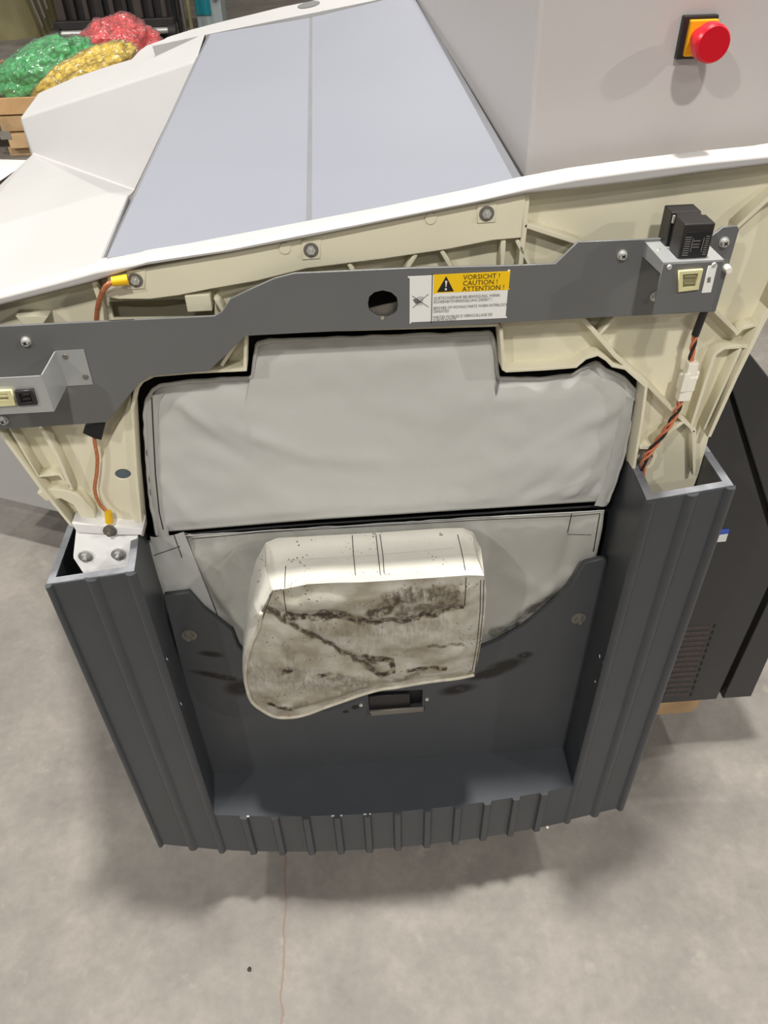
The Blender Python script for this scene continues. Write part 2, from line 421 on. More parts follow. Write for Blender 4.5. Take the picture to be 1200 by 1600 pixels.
# --- back wall of the recess, U-shaped top ----------------------------------------------
def sp_(px, py, rx, rz, a, s):
    p = at(px, py, YW); return (p.x, p.z, rx, rz, a, s)
wall_mat = stained('stained_dark_paint', (66, 68, 71), 0.5, [
    sp_(330, 1022, 0.018, 0.006, -0.3, 1.0), sp_(343, 1057, 0.040, 0.0065, -0.42, 1.0), sp_(375, 1075, 0.022, 0.018, 0, 1.0),
    sp_(820, 1024, 0.012, 0.008, 0.2, 1.0), sp_(790, 1040, 0.03, 0.014, 0.35, 1.0), sp_(765, 1052, 0.035, 0.012, 0.3, 1.0),
    sp_(715, 1077, 0.028, 0.012, 0.2, 1.0), sp_(555, 1105, 0.006, 0.006, 0, 1.0), sp_(540, 1112, 0.005, 0.004, 0, 1.0)],
    dirt=(16, 12, 8), nscale=70, lo=0.28, hi=0.42)
wpx = [(256, 931), (296, 926), (318, 951), (340, 968), (362, 985), (372, 1010), (400, 1040), (450, 1060), (520, 1070), (600, 1068), (680, 1050),
       (735, 1020), (780, 1002), (820, 980), (865, 942), (892, 915), (914, 880), (938, 874), (950, 874)]
wall_poly = xz(wpx, YW) + [(0.350, ZT - 0.02), (-0.268, ZT - 0.02)]
hole_px = [(575, 1082), (660, 1078), (660, 1106), (577, 1112)]
bw = plate('recess_wall', wall_poly, YW, YW + 0.008, wall_mat, MX, [xz(hole_px, YW)], bev=0.0015)
# side cheeks closing the wall against the columns
hexa('cheek', [V((-0.262, -0.03, ZT)), V((-0.2675, YW + 0.008, ZT)), V((-0.272, YW + 0.008, ZT)), V((-0.268, -0.03, ZT))],
     [V((-0.2535, -0.03, 0.60)), V((-0.2560, YW + 0.008, 0.69)), V((-0.264, YW + 0.008, 0.69)), V((-0.264, -0.03, 0.60))], M['dark'], MX)
# latch in the wall
lt = ppl('latch', [(571, 1079), (664, 1075), (664, 1110), (574, 1116)], YW - 0.0006, YW + 0.010, M['dark'], MX, [hole_px])
ppl('latch_insert', [(576, 1089), (640, 1085), (641, 1107), (578, 1111)], YW + 0.003, YW + 0.007, M['blackplastic'], lt)
ppl('latch_backing', [(570, 1076), (664, 1073), (664, 1112), (572, 1116)], YW + 0.0105, YW + 0.013, M['black'], lt)
ppl('latch_lip', [(578, 1112), (662, 1106), (662, 1112), (580, 1119)], YW - 0.004, YW, M['greymetal'], lt)
for px, py in ((564, 1101), (667, 1092)):
    p = at(px, py, YW); cyl('rivet', p, p + V((0, -0.002, 0)), 0.0028, M['steel'], lt, seg=10)
def hexbolt(name, p, r, parent, m=None, washer=None, socket=True):
    bm = bmesh.new(); p = V(p)
    if washer: add_cyl(bm, p + V((0, 0.001, 0)), p + V((0, -0.0015, 0)), washer, seg=20)
    add_cyl(bm, p, p + V((0, -r * 0.75, 0)), r, r * 0.95, 6)
    if socket: add_cyl(bm, p + V((0, -r * 0.7, 0)), p + V((0, -r * 1.5, 0)), r * 0.5, r * 0.42, 12)
    return bm_obj(name, bm, m or M['steel'], parent, autosmooth=0.6)
for px, py in ((296, 992), (904, 966)):
    hexbolt('bolt', at(px, py, YW), 0.0065, bw, M['greymetal'], washer=0.0105)
# paint chips on the edges
def chip(px, py, Y, w, h, parent, rot=0.0):
    p = at(px, py, Y); bm = bmesh.new(); pts = []
    for k in range(7):
        t = 2 * math.pi * k / 7; q = V((math.cos(t) * w * random.uniform(.5, 1), math.sin(t) * h * random.uniform(.5, 1)))
        pts.append((p.x + q.x * math.cos(rot) - q.y * math.sin(rot), p.z + q.x * math.sin(rot) + q.y * math.cos(rot)))
    return plate('paint_chip', pts, Y - 0.0004, Y + 0.0004, M['scratch'], parent, (), 0.0001)

# --- underframe resting on the pallet ---------------------------------------------------
box('underframe', (0.05, 0.52, 0.205), (0.62, 0.86, 0.12), M['housing'], MX, bev=0.004)
box('lower_body', (0.02, 0.62, 0.52), (0.58, 0.76, 0.52), M['housing'], MX, bev=0.004)

# --- black backing behind the fabric ----------------------------------------------------
plate('backing_plate', [(-0.345, 0.25), (0.42, 0.25), (0.42, 1.13), (-0.20, 1.115), (-0.30, 1.04), (-0.345, 0.90)], 0.066, 0.070, M['black'], MX)

# --- cream end panel --------------------------------------------------------------------
YF, YP, YBK = 0.0, 0.020, 0.028        # edge of ribs, front of skin, back of skin
opening = [(222, 838), (212, 740), (206, 640), (212, 610), (222, 596), (240, 587), (300, 582), (383, 578), (384, 522), (390, 519), (580, 514), (777, 508),
           (783, 515), (787, 577), (792, 580), (850, 577), (900, 573), (915, 560), (935, 554), (948, 562), (958, 572), (978, 576), (1010, 604),
           (1003, 660), (991, 730), (984, 800)]
outer = [(984, 800), (1070, 800), (1092, 740), (1108, 683), (1150, 590), (1203, 483), (1250, 380), (1290, 240), (1200, 256), (1000, 281), (820, 302), (743, 318),
         (544, 357), (360, 394), (233, 413), (143, 441), (0, 476), (-90, 500), (-70, 640), (0, 676), (60, 758), (112, 822), (130, 832), (222, 838)]
pocket = [(170, 472), (176, 500), (334, 498), (336, 466)]
bpk = [(575, 455), (622, 455), (622, 500), (575, 500)]
def circ(px, py, r, n=20, k=1.0, a0=0): return [(px + r * math.cos(2 * math.pi * i / n + a0), py + k * r * math.sin(2 * math.pi * i / n + a0)) for i in range(n)]
panel = ppl('end_panel', outer + opening[1:-1], YP, YBK, M['cream'], MX, [pocket, circ(192, 741, 12.5, 20, 0.62), circ(599, 472, 27)], bev=0.001)
ppl('pocket_floor', [(150, 440), (160, 520), (380, 515), (380, 440)], 0.052, 0.056, M['cream'], panel)
ppl('plug', circ(192, 741, 13.5, 20, 0.65), YF + 0.0095, YF + 0.014, M['pluggrey'], panel)
# edge flanges
ribp('edge_flange', opening[:13], 0.0036, YF + 0.003, YBK, M['cream'], panel)
ribp('edge_flange', opening[11:], 0.0036, YF + 0.003, YBK, M['cream'], panel)
ribp('edge_flange', [(1203, 483), (1150, 590), (1108, 683)], 0.0045, YF, YBK, M['cream'], panel)
ribp('edge_flange', [(1290, 240), (1250, 380), (1203, 483)], 0.0045, YF, YBK, M['cream'], panel)
ribp('edge_flange', [(-70, 640), (-20, 658), (0, 676), (60, 758), (112, 822)], 0.004, YF, YBK, M['cream'], panel)
# proud upper band
band = [(168, 432), (215, 422), (360, 394), (544, 357), (743, 318), (822, 301), (815, 372), (770, 376), (700, 390), (600, 405), (480, 420), (400, 440), (330, 452),
        (280, 462), (235, 468), (185, 468), (163, 464)]
bd = ppl('upper_band', band, YF + 0.002, YP + 0.001, M['cream'], panel, bev=0.0012)
for px, py in ((445, 388), (673, 341)):
    p = at(px, py, YF + 0.002); cyl('dimple', p + V((0, 0.002, 0)), p + V((0, -0.0012, 0)), 0.006, M['cream'], bd, 0.005)
# stiffening ribs
RIBS = [
    ([(824, 302), (820, 352), (813, 418)], 0.005), ([(820, 352), (862, 366), (908, 381)], 0.0042), ([(787, 376), (785, 420)], 0.0042), ([(808, 376), (830, 418)], 0.0036),
    ([(690, 392), (712, 430)], 0.0036), ([(650, 398), (630, 430)], 0.0036), ([(545, 412), (556, 432)], 0.0036),
    ([(1152, 355), (1200, 312), (1275, 262)], 0.0042), ([(1118, 486), (1152, 520)], 0.0042), ([(906, 492), (962, 557), (1015, 604), (1055, 645), (1080, 668), (1084, 676)], 0.0044),
    ([(966, 490), (936, 524)], 0.0036), ([(1068, 660), (1022, 694)], 0.0036), ([(1085, 672), (1085, 742)], 0.004), ([(1080, 668), (1110, 575), (1118, 553), (1132, 544), (1170, 541)], 0.004),
    ([(1150, 524), (1160, 514), (1182, 508)], 0.0036), ([(1100, 672), (1158, 545)], 0.003),
    ([(146, 441), (156, 470), (160, 505)], 0.0045), ([(64, 668), (90, 715), (112, 766)], 0.0044), ([(14, 668), (60, 745)], 0.0022), ([(60, 745), (92, 742), (110, 762)], 0.0022),
    ([(336, 466), (352, 492)], 0.0036), ([(346, 572), (372, 530)], 0.0036),
]
for pts, w in RIBS: ribp('stiffening_rib', pts, w, YF + 0.004, YP + 0.001, M['cream'], panel)
ppl('arc_boss', [(58, 771), (80, 764), (105, 767), (128, 778), (146, 797), (154, 826), (130, 828), (126, 808), (114, 789), (95, 779), (72, 783)], YF + 0.006, YP + 0.001, M['cream'], panel)
ppl('raised_pad', [(204, 614), (206, 650), (214, 744), (219, 822), (160, 818), (153, 760), (157, 725), (166, 698), (196, 642)], YF + 0.008, YP + 0.001, M['cream'], panel, [circ(192, 741, 12.5, 20, 0.62)])
ppl('raised_pad', [(24, 494), (75, 494), (68, 506), (36, 508)], YF + 0.005, YP + 0.001, M['cream'], panel)
bm = bmesh.new(); c = at(309, 468, 0.004); add_box(bm, V((c.x, 0.022, c.z - 0.004)), (0.024, 0.036, 0.017), None, 0.001)
bm_obj('locating_block', bm, M['cream'], panel)
# cable eyelet at lower right
e = at(1010, 714, YF + 0.006); pts = [at(px, py, YF + 0.006) for px, py in ((992, 742), (1018, 724), (1024, 708), (1017, 698), (1000, 699))]
ribp('cable_eyelet', [(994, 742), (1018, 727), (1024, 712), (1017, 700), (1000, 699)], 0.005, YF + 0.002, YP + 0.001, M['cream'], panel)
ppl('eyelet_opening', [(994, 738), (1014, 724), (1019, 712), (1013, 703), (999, 703)], YP - 0.0012, YP + 0.001, M['boxgrey'], panel)

# nuts through the band
for px, py in ((212, 437), (486, 390), (760, 333)):
    p = at(px, py, YF + 0.002)
    n = hexbolt('lock_nut', p, 0.0046, bd, M['steel']); cyl('round_washer', p + V((0, .001, 0)), p + V((0, -.0018, 0)), 0.0070, M['greymetal'], n)
    ppl('square_washer', [(px - 14, py - 14), (px + 15, py - 16), (px + 14, py + 14), (px - 14, py + 16)], YF + 0.0006, YF + 0.003, M['cream'], n)

# --- white foot bracket inside left column ----------------------------------------------
fbp = [at(x, y, lerp(YF + 0.004, YF - 0.024, (y - 826) / 78)) for x, y in ((120, 826), (160, 830), (216, 826), (213, 862), (203, 884), (184, 902), (136, 904), (115, 872))]
fb = hexa('foot_bracket', fbp, [p + V((0, 0.003, 0.003)) for p in fbp], M['whitepaint'], MX)
ppl('foot_bracket_flange', [(112, 818), (222, 826), (222, 836), (186, 836), (120, 832)], YF - 0.006, YF + 0.020, M['whitepaint'], fb)
for px, py in ((134, 869), (185, 866)): hexbolt('bolt', at(px, py, YF - 0.013), 0.0056, fb, M['steel'], washer=0.0085)
hexbolt('bolt', at(172, 829, YF - 0.006), 0.0058, fb, M['greymetal'], washer=0.008)

# --- white rim along the top of the end panel -------------------------------------------
rim_low = [(-95, 504), (0, 478), (143, 442), (200, 424), (233, 414), (360, 395), (480, 371), (544, 359), (743, 320), (820, 304), (900, 296), (1000, 284), (1100, 270), (1200, 258), (1300, 243)]
rim_up = [(1300, 225), (1200, 242), (1100, 252), (1000, 264), (900, 278), (820, 293), (743, 311), (544, 352), (480, 365), (360, 388), (233, 408), (150, 423), (100, 437), (0, 463), (-95, 488)]
rim = ppl('top_rim', rim_low + rim_up, YF - 0.006, YF + 0.026, M['rim'], MX, bev=0.0028)

# --- top covers: deck, two blue grey panels, left hood ----------------------------------
YPF = 0.020
bFL, bFR, bFC = at(166, 403, YPF), at(804, 282, YPF), at(480, 354, YPF)
dv = ray(489, -293).normalized()
bBL = bFL + dv * ((atx(325, 60, bFL.x - 0.001).y - bFL.y) / dv.y)
def back_pt(p, px0=None): return p + dv * ((bBL.y - YPF) / dv.y)
nrm = (bFR - bFL).cross(dv).normalized()
if nrm.z < 0: nrm = -nrm
def slab(name, quad, t, m, parent, bev=0.002):
    return hexa(name, [p - nrm * t for p in quad], quad, m, parent, bev)
gap = V((0.0005, 0, 0))
cR = bFC.lerp(bFR, 0.002)
slab('top_panel', [bFL, bFC - gap, back_pt(bFC) - gap, bBL], 0.008, M['blue'], MX, 0.0007)['label'] = 'left blue grey top panel'
slab('top_panel', [bFC + gap, bFR, back_pt(bFR), back_pt(bFC) + gap], 0.008, M['blue'], MX, 0.0007)['label'] = 'right blue grey top panel'
# deck beneath, reaching past the panels at the back
dp = bFL - nrm * 0.006
f0 = V((bFL.x - 0.01, YF + 0.014, 0)); 
def on_deck(x, y): return V((x, y, dp.z - (nrm.x * (x - dp.x) + nrm.y * (y - dp.y)) / nrm.z))
yb = bBL.y
deck_q = [on_deck(bFL.x - 0.008, YF + 0.032), on_deck(bFR.x + 0.012, YF + 0.032), on_deck(bFR.x + 0.012, yb + 0.02), on_deck(bFL.x - 0.008, yb + 0.02)]
deck = slab('deck', deck_q, 0.015, M['seam'], MX)
# white fillet strip in front of the panels
fs = hexa('front_fillet', [p + V((0, -0.016, -0.004)) for p in (bFL, bFR)] + [bFR + V((0, 0.0, -0.012)), bFL + V((0, 0.0, -0.012))],
          [bFL + V((0, -0.013, -0.0015)), bFR + V((0, -0.013, -0.0015)), bFR + V((0, -0.0015, 0)), bFL + V((0, -0.0015, 0))], M['white'], MX, bev=0.0012)
# rear edge of the top: points of its outline on the plane of the panels
pl_p = bFL
sil = [(238, 72), (262, 58), (300, 46), (350, 33), (400, 21), (440, 11), (480, 3), (520, -6), (600, -22)]
back_out = [hit(px, py, pl_p, nrm) for px, py in sil]
back_in = [bBL + (back_pt(bFR) - bBL) * t + dv * 0.003 for t in [i / 8 for i in range(9)]]
bm = bmesh.new()
A = [bm.verts.new(p) for p in back_in]; B = [bm.verts.new(p) for p in back_out]
A2 = [bm.verts.new(p - nrm * 0.05) for p in back_in]; B2 = [bm.verts.new(p - nrm * 0.05) for p in back_out]
for i in range(8):
    bm.faces.new((A[i], A[i + 1], B[i + 1], B[i])); bm.faces.new((B[i], B[i + 1], B2[i + 1], B2[i]))
    bm.faces.new((A2[i], A2[i + 1], A[i + 1], A[i])); bm.faces.new((B2[i], B2[i + 1], A2[i + 1], A2[i]))
bm.faces.new((A[0], B[0], B2[0], A2[0])); bm.faces.new((A[8], A2[8], B2[8], B[8]))
rear = bm_obj('rear_cover', bm, M['white'], MX, autosmooth=0.5)
gp = hit(483, 8, pl_p, nrm)
bm = bmesh.new()
vs = [bm.verts.new(gp + V((0.022 * math.cos(2 * math.pi * k / 16), 0.03 * math.sin(2 * math.pi * k / 16), 0))) for k in range(16)]
for v in vs: v.co = on_deck(v.co.x, v.co.y) + nrm * 0.0075
bm.faces.new(vs); r = bmesh.ops.extrude_face_region(bm, geom=list(bm.faces)); bmesh.ops.translate(bm, verts=[g for g in r['geom'] if isinstance(g, bmesh.types.BMVert)], vec=-nrm * 0.004)
bm_obj('finger_grip', bm, M['bar'], rear)

# left hood: low platform, leaning wall, upper shelf
XL = bFL.x - 0.009
P3 = at(209, 298, 0.815); P2 = at(307, 94, 0.84)
Q1 = at(156, 412, YF + 0.010); Q0 = at(-90, 478, YF + 0.010)
K1 = atx(200, 304, XL); npl = (Q0 - Q1).cross(K1 - Q1).normalized(); K0 = hit(-60, 368, Q1, npl); K2 = hit(165, 302, Q1, npl)
P4 = at(50, 241, 0.965); Pm = at(-60, 345, 0.56); P1 = hit(31, 184, P3, (P4 - P3).cross(P2 - P3).normalized())
U3 = bBL + V((-0.009, 0, 0)) + nrm * 0.001
nu = (P1 - P2).cross(U3 - P2).normalized()
ups = [hit(px, py, P2, nu) for px, py in ((60, 145), (115, 121), (165, 104), (205, 92), (216, 80), (228, 71), (258, 60))]
bm = bmesh.new()
def fc(*pts): bm.faces.new([bm.verts.new(p) for p in pts])
# platform in two facets with a faint crease
R1, R0 = Q1 + V((0, -0.006, -0.006)), Q0 + V((0, -0.006, -0.006))
down = V((0, 0, -0.30))
fc(Q0, Q1, K1, K2, K0); fc(K0, K2, P4, Pm); fc(K2, K1, P3, P4)
fc(R0, R1, Q1, Q0); fc(R0 + V((0, 0.016, -0.004)), R1 + V((0, 0.016, -0.004)), R1, R0)
fc(P4, P3, P2, P1); fc(P1, P2, U3, *ups[::-1])
fc(Q1, R1, R1 + V((0, .016, -.004)), K1 + V((0, 0, -.02)), K1)                     # side by the panels
edge = [Q0, K0, Pm, P4, P1] + ups + [U3]
for a, b in zip(edge, edge[1:]):
    fc(a, b, V((b.x, b.y, b.z - 0.09)), V((a.x, a.y, a.z - 0.09)))
bmesh.ops.remove_doubles(bm, verts=bm.verts, dist=0.0004)
es = [e for e in bm.edges if len(e.link_faces) == 2 and e.calc_face_angle(0) > 0.15]
bmesh.ops.bevel(bm, geom=es, offset=0.006, segments=3, affect='EDGES', profile=0.5, clamp_overlap=True)
hood = bm_obj('left_hood', bm, M['white'], MX)

# light grey cabinet box on the right of the top
YX = 0.050
g0 = at(821, 288, YX); g1 = at(1330, 224, YX)
xr = g1.x; zt = 1.52; lean = -0.004
bm = bmesh.new()
bk = dv * 1.25
ql = [V((g0.x, YX, g0.z - 0.02)), V((g0.x + lean, YX, zt)), V((xr, YX, zt)), V((xr, YX, g1.z - 0.02))]
qb = [p + V((-0.012, 0, 0)) * (1 if i < 2 else 0) + V((0, 1.2, 0.0)) for i, p in enumerate(ql)]
qb[0].z += 0.03
upper = hexa('control_box', ql, qb, M['boxgrey'], MX, bev=0.0035)
# emergency stop
c = at(1086, 57, YX)
es = box('emergency_stop', c + V((0, -0.002, 0)), (0.030, 0.008, 0.0325), M['blackplastic'], MX, bev=0.001)
box('amber_plate', c + V((0.002, -0.0075, 0.0)), (0.0245, 0.005, 0.027), M['orangeplate'], es, bev=0.001)
bm = bmesh.new()
add_cyl(bm, c + V((0.001, -0.009, 0)), c + V((0.001, -0.020, 0)), 0.009, 0.009, 24)
add_cyl(bm, c + V((0.001, -0.020, 0)), c + V((0.001, -0.027, 0)), 0.0120, 0.0150, 32)
add_cyl(bm, c + V((0.001, -0.027, 0)), c + V((0.001, -0.036, 0)), 0.0150, 0.0145, 32)
add_cyl(bm, c + V((0.001, -0.036, 0)), c + V((0.001, -0.039, 0)), 0.0145, 0.0130, 32)
bm_obj('mushroom_button', bm, M['red'], es, autosmooth=0.5)

# --- steel mounting bar ------------------------------------------------------------------
YB = -0.012
bar_px = [(-110, 517), (0, 510), (335, 494), (347, 487), (360, 467), (398, 449), (429, 435), (460, 427), (640, 419), (800, 415), (868, 412), (903, 378), (1007, 374), (1112, 369), (1130, 355),
          (1152, 353), (1155, 359), (1118, 487), (1023, 492), (900, 498), (780, 505), (640, 513), (480, 520), (384, 525), (326, 580), (233, 588), (217, 600), (166, 660), (0, 671), (-110, 678)]
notch = [(575, 475), (577, 464), (585, 457), (598, 454), (611, 457), (620, 465), (622, 476), (620, 486), (613, 493), (601, 496), (600, 501), (596, 501), (595, 496), (584, 491), (577, 485)]
bar = ppl('mounting_bar', bar_px, YB, YB + 0.003, M['bar'], MX, [notch], bev=0.0005)
box('spacer', (at(500, 470, YB).x, 0.0, at(500, 470, YB).z), (0.02, 0.02, 0.02), M['cream'], bar)
ppl('cover_disc', [(568, 484), (628, 470), (640, 500), (615, 512), (575, 510)], 0.030, 0.033, M['boxgrey'], bar)
def screw(px, py, Y, parent, r=0.0040, name='screw'):
    p = at(px, py, Y); bm = bmesh.new()
    add_cyl(bm, p + V((0, .0005, 0)), p + V((0, -0.0012, 0)), r * 1.25, r * 1.2, 20)
    add_cyl(bm, p + V((0, -.001, 0)), p + V((0, -0.0045, 0)), r, r * 0.86, 20)
    add_cyl(bm, p + V((0, -.0045, 0)), p + V((0, -0.0052, 0)), r * .86, r * 0.5, 20)
    o = bm_obj(name, bm, M['steel'], parent, autosmooth=0.6)
    bm = bmesh.new()
    for a in (0.6, 0.6 + math.pi / 2): add_box(bm, p + V((0, -0.0052, 0)), (r * 1.1, 0.0006, r * 0.25), Matrix.Rotation(a, 3, 'Y'))
    bm_obj('screw_recess', bm, M['black'], o); return o
for px, py in ((41, 533), (6, 656), (972, 398), (1023, 463), (1131, 378)): screw(px, py, YB, bar)

# left sensor bracket (bright folded sheet)
YL = -0.060
lb = bmesh.new(); t = 0.0012
a_, b_ = at(66, 590, YL), at(84, 646, YL)
c_, d_ = at(86, 546, YB - 0.001), at(107, 600, YB - 0.001)
e_, f_ = at(130, 543, YB - 0.001), at(146, 597, YB - 0.001)
zt_, zb_ = (a_.z + c_.z) / 2, (b_.z + d_.z) / 2
xa = a_.x; lft = xa - 0.085
def quad(bm_, p, th):
    n = (p[1] - p[0]).cross(p[2] - p[0]).normalized() * th
    A = [bm_.verts.new(q) for q in p]; B = [bm_.verts.new(q + n) for q in p]
    bm_.faces.new(A); bm_.faces.new(B[::-1])
    for i in range(4): bm_.faces.new((A[i], B[i], B[(i + 1) % 4], A[(i + 1) % 4]))
key = [at(-8, 613, YL), at(60, 611, YL)]
quad(lb, [V((lft, YL, zt_)), V((xa, YL, zt_)), V((xa, YL, zb_)), V((lft, YL, zb_))], t)
quad(lb, [V((xa, YL, zt_)), V((c_.x, YB - 0.001, zt_)), V((c_.x, YB - 0.001, zb_)), V((xa, YL, zb_))], t)
quad(lb, [V((c_.x, YB - 0.0012, zt_)), V((e_.x, YB - 0.0012, zt_)), V((f_.x - 0.001, YB - 0.0012, zb_)), V((c_.x, YB - 0.0012, zb_))], t)
sb = bm_obj('sensor_bracket', lb, M['alu'], bar); sb['label'] = 'bright folded sheet metal bracket at the left end of the bar'
for px, py in ((102, 557), (134, 589)):
    p = at(px, py, YB - 0.0012); cyl('rivet', p + V((0, .001, 0)), p + V((0, -0.0012, 0)), 0.0032, M['greymetal'], sb, 0.0026, 14)
# move connector blocks on the bracket
def socket_block(name, pix, Y, m, inner, parent, im):
    hp = [tuple(V(p).lerp(V(tuple(sum(c) / 4 for c in zip(*pix))), 1 - inner)) for p in pix]
    o = ppl(name, pix, Y - 0.0035, Y + 0.001, m, parent, [hp], bev=0.0006)
    return o, hp
bk_o, hp = socket_block('key_slot', [(22, 612), (51, 610), (58, 633), (28, 635)], YL, M['blackplastic'], 0.62, bar, None)
bk_o['label'] = 'black key slot in the left bracket'
iv_o, hp2 = socket_block('key_slot', [(-18, 612), (17, 610), (25, 634), (-12, 637)], YL, M['ivory'], 0.55, bar, None)
iv_o['label'] = 'ivory key slot in the left bracket'

# right safety switch bracket
YS = -0.060
zt2 = 1.1395
xl2, xr2 = at(1036, 412, YS).x, at(1131, 407, YS).x
zb2 = at(1023, 492, YS).z
rb = bmesh.new()
quad(rb, [V((xl2, YB, zt2)), V((xl2, YS, zt2)), V((xr2, YS, zt2)), V((xr2, YB, zt2))], 0.0013)
quad(rb, [V((xl2, YB, zt2)), V((xl2, YS, zt2)), V((xl2, YS, zt2 - 0.009)), V((xl2, YB, zt2 - 0.012))], 0.0013)
swb = bm_obj('switch_bracket', rb, M['alu'], bar); swb['label'] = 'bright folded bracket carrying the black safety switch'
fp = plate('bracket_front', [(xl2, zt2), (xr2, zt2), (xr2 + 0.001, zb2 + 0.002), (xl2, zb2)], YS - 0.0006, YS + 0.001, M['bar'], bar, bev=0.0004)
for px in (1047, 1116):
    p = at(px, 411, YS - 0.0005); cyl('rivet', V((p.x, YS, zt2 - 0.003)), V((p.x, YS - 0.002, zt2 - 0.003)), 0.0028, M['steel'], swb, 0.002, 12)
p = V((xl2 + 0.006, -0.03, zt2)); cyl('rivet', p, p + V((0, 0, .0022)), 0.003, M['steel'], swb, 0.002, 12)
ks, hp3 = socket_block('key_slot', [(1061, 424), (1099, 421), (1092, 453), (1060, 457)], YS, M['ivory'], 0.62, bar, None)
ks['label'] = 'ivory key slot under the safety switch'
ppl('slot_floor', [(1064, 427), (1096, 424), (1090, 451), (1063, 454)], YS - 0.0016, YS, M['ivorydark'], ks)
ppl('slot_floor', [(25, 615), (49, 613), (55, 631), (30, 633)], YL - 0.0012, YL, M['black'], bk_o)
for k, (y0, y1) in enumerate(((616, 619), (623, 626), (629, 631))):
    ppl('slot_rib', [(32 + k * 2, y0), (46 + k * 2, y0 - 1), (47 + k * 2, y1 - 1), (33 + k * 2, y1)], YL - 0.003, YL, M['blackwire'], bk_o)
ppl('slot_floor', [(-14, 615), (14, 613), (21, 632), (-9, 634)], YL - 0.0012, YL, M['ivorydark'], iv_o)
for y0 in (618, 626): ppl('slot_rib', [(-10, y0), (15, y0 - 1), (17, y0 + 3), (-8, y0 + 4)], YL - 0.003, YL, M['ivory'], iv_o)
for y0 in (431, 442): ppl('slot_rib', [(1070, y0), (1088, y0 - 1), (1087, y0 + 3), (1069, y0 + 4)], YS - 0.003, YS, M['ivorydark'], ks)
wl = ppl('white_label', [(1107, 416), (1121, 414), (1111, 457), (1096, 458)], YS - 0.0012, YS, M['signwhite'], fp)
ppl('label_mark', [(1106, 434), (1111, 433), (1110, 441), (1105, 442)], YS - 0.0016, YS - 0.0011, M['greyink'], wl)
pp = at(1134, 418, YB); cyl('cable_clip', pp, pp + V((0, -0.008, 0)), 0.004, M['nylon'], bar, 0.003, 14)

# safety switch: body in two lobes with a waist
sw = bmesh.new()
xs0, xs1 = at(1058, 400, -0.052).x, at(1104, 400, -0.052).x
zs = zt2 + 0.0013
hS = (at(1068, 353, -0.052).z - zs) * 1.07
add_box(sw, V(((xs0 + xs1) / 2, -0.043, zs + hS / 2)), (xs1 - xs0, 0.022, hS), None, 0.0012)
add_box(sw, V(((xs0 + xs1) / 2, -0.028, zs + hS / 2)), (xs1 - xs0 - 0.005, 0.012, hS - 0.0015), None, 0.0006)
add_box(sw, V(((xs0 + xs1) / 2 - 0.0006, -0.014, zs + hS / 2)), (xs1 - xs0, 0.020, hS), None, 0.0012)
sw_o = bm_obj('safety_switch', sw, M['blackplastic'], MX); sw_o['label'] = 'black two-lobed safety switch on the right bracket'
xm = (xs0 + xs1) / 2
plate('rating_plate', [(xs0 + .002, zs + 0.002), (xs1 - .002, zs + 0.002), (xs1 - .002, zs + hS * .78), (xs0 + .002, zs + hS * .78)], -0.0546, -0.0538, M['black'], sw_o, bev=0.0002)
def text_obj(name, s, size, x, z, Y, m, parent, rotz=0.0, sx=1.0, depth=0.0):
    cu = bpy.data.curves.new('tmp', 'FONT'); cu.body = s; cu.size = size; cu.resolution_u = 2; cu.extrude = depth
    tmp = bpy.data.objects.new('tmp', cu); me = bpy.data.meshes.new_from_object(tmp)
    bpy.data.objects.remove(tmp); bpy.data.curves.remove(cu); me.materials.clear()
    me.transform(Matrix.Translation((x, Y, z)) @ Matrix.Rotation(math.pi / 2, 4, 'X') @ Matrix.Rotation(rotz, 4, 'Z') @ Matrix.Diagonal((sx, 1, 1, 1)))
    me.name = name
    return link(name, me, m, parent)
bm = bmesh.new()
for k in range(9):
    zz = zs + 0.0035 + k * hS * 0.065
    for x0, x1 in ((0.10, 0.30), (0.78, 0.90)):
        add_box(bm, V((lerp(xs0, xs1, (x0 + x1) / 2), -0.0547, zz)), ((x1 - x0) * (xs1 - xs0), 0.0003, 0.0007))
for zz in (0.34, 0.42, 0.52):
    add_box(bm, V((lerp(xs0, xs1, 0.5), -0.0547, zs + hS * zz)), (0.22 * (xs1 - xs0), 0.0003, 0.0008))
add_box(bm, V((lerp(xs0, xs1, 0.36), -0.0547, zs + hS * .40)), (0.0006, 0.0003, hS * .4)); add_box(bm, V((lerp(xs0, xs1, 0.72), -0.0547, zs + hS * .40)), (0.0006, 0.0003, hS * .4))
bm_obj('plate_print', bm, M['greyink'], sw_o)
box('side_pin', (xs0 - 0.0004, -0.029, zs + hS * .86), (0.002, 0.002, hS * .22), M['steel'], sw_o, bev=0.0003)

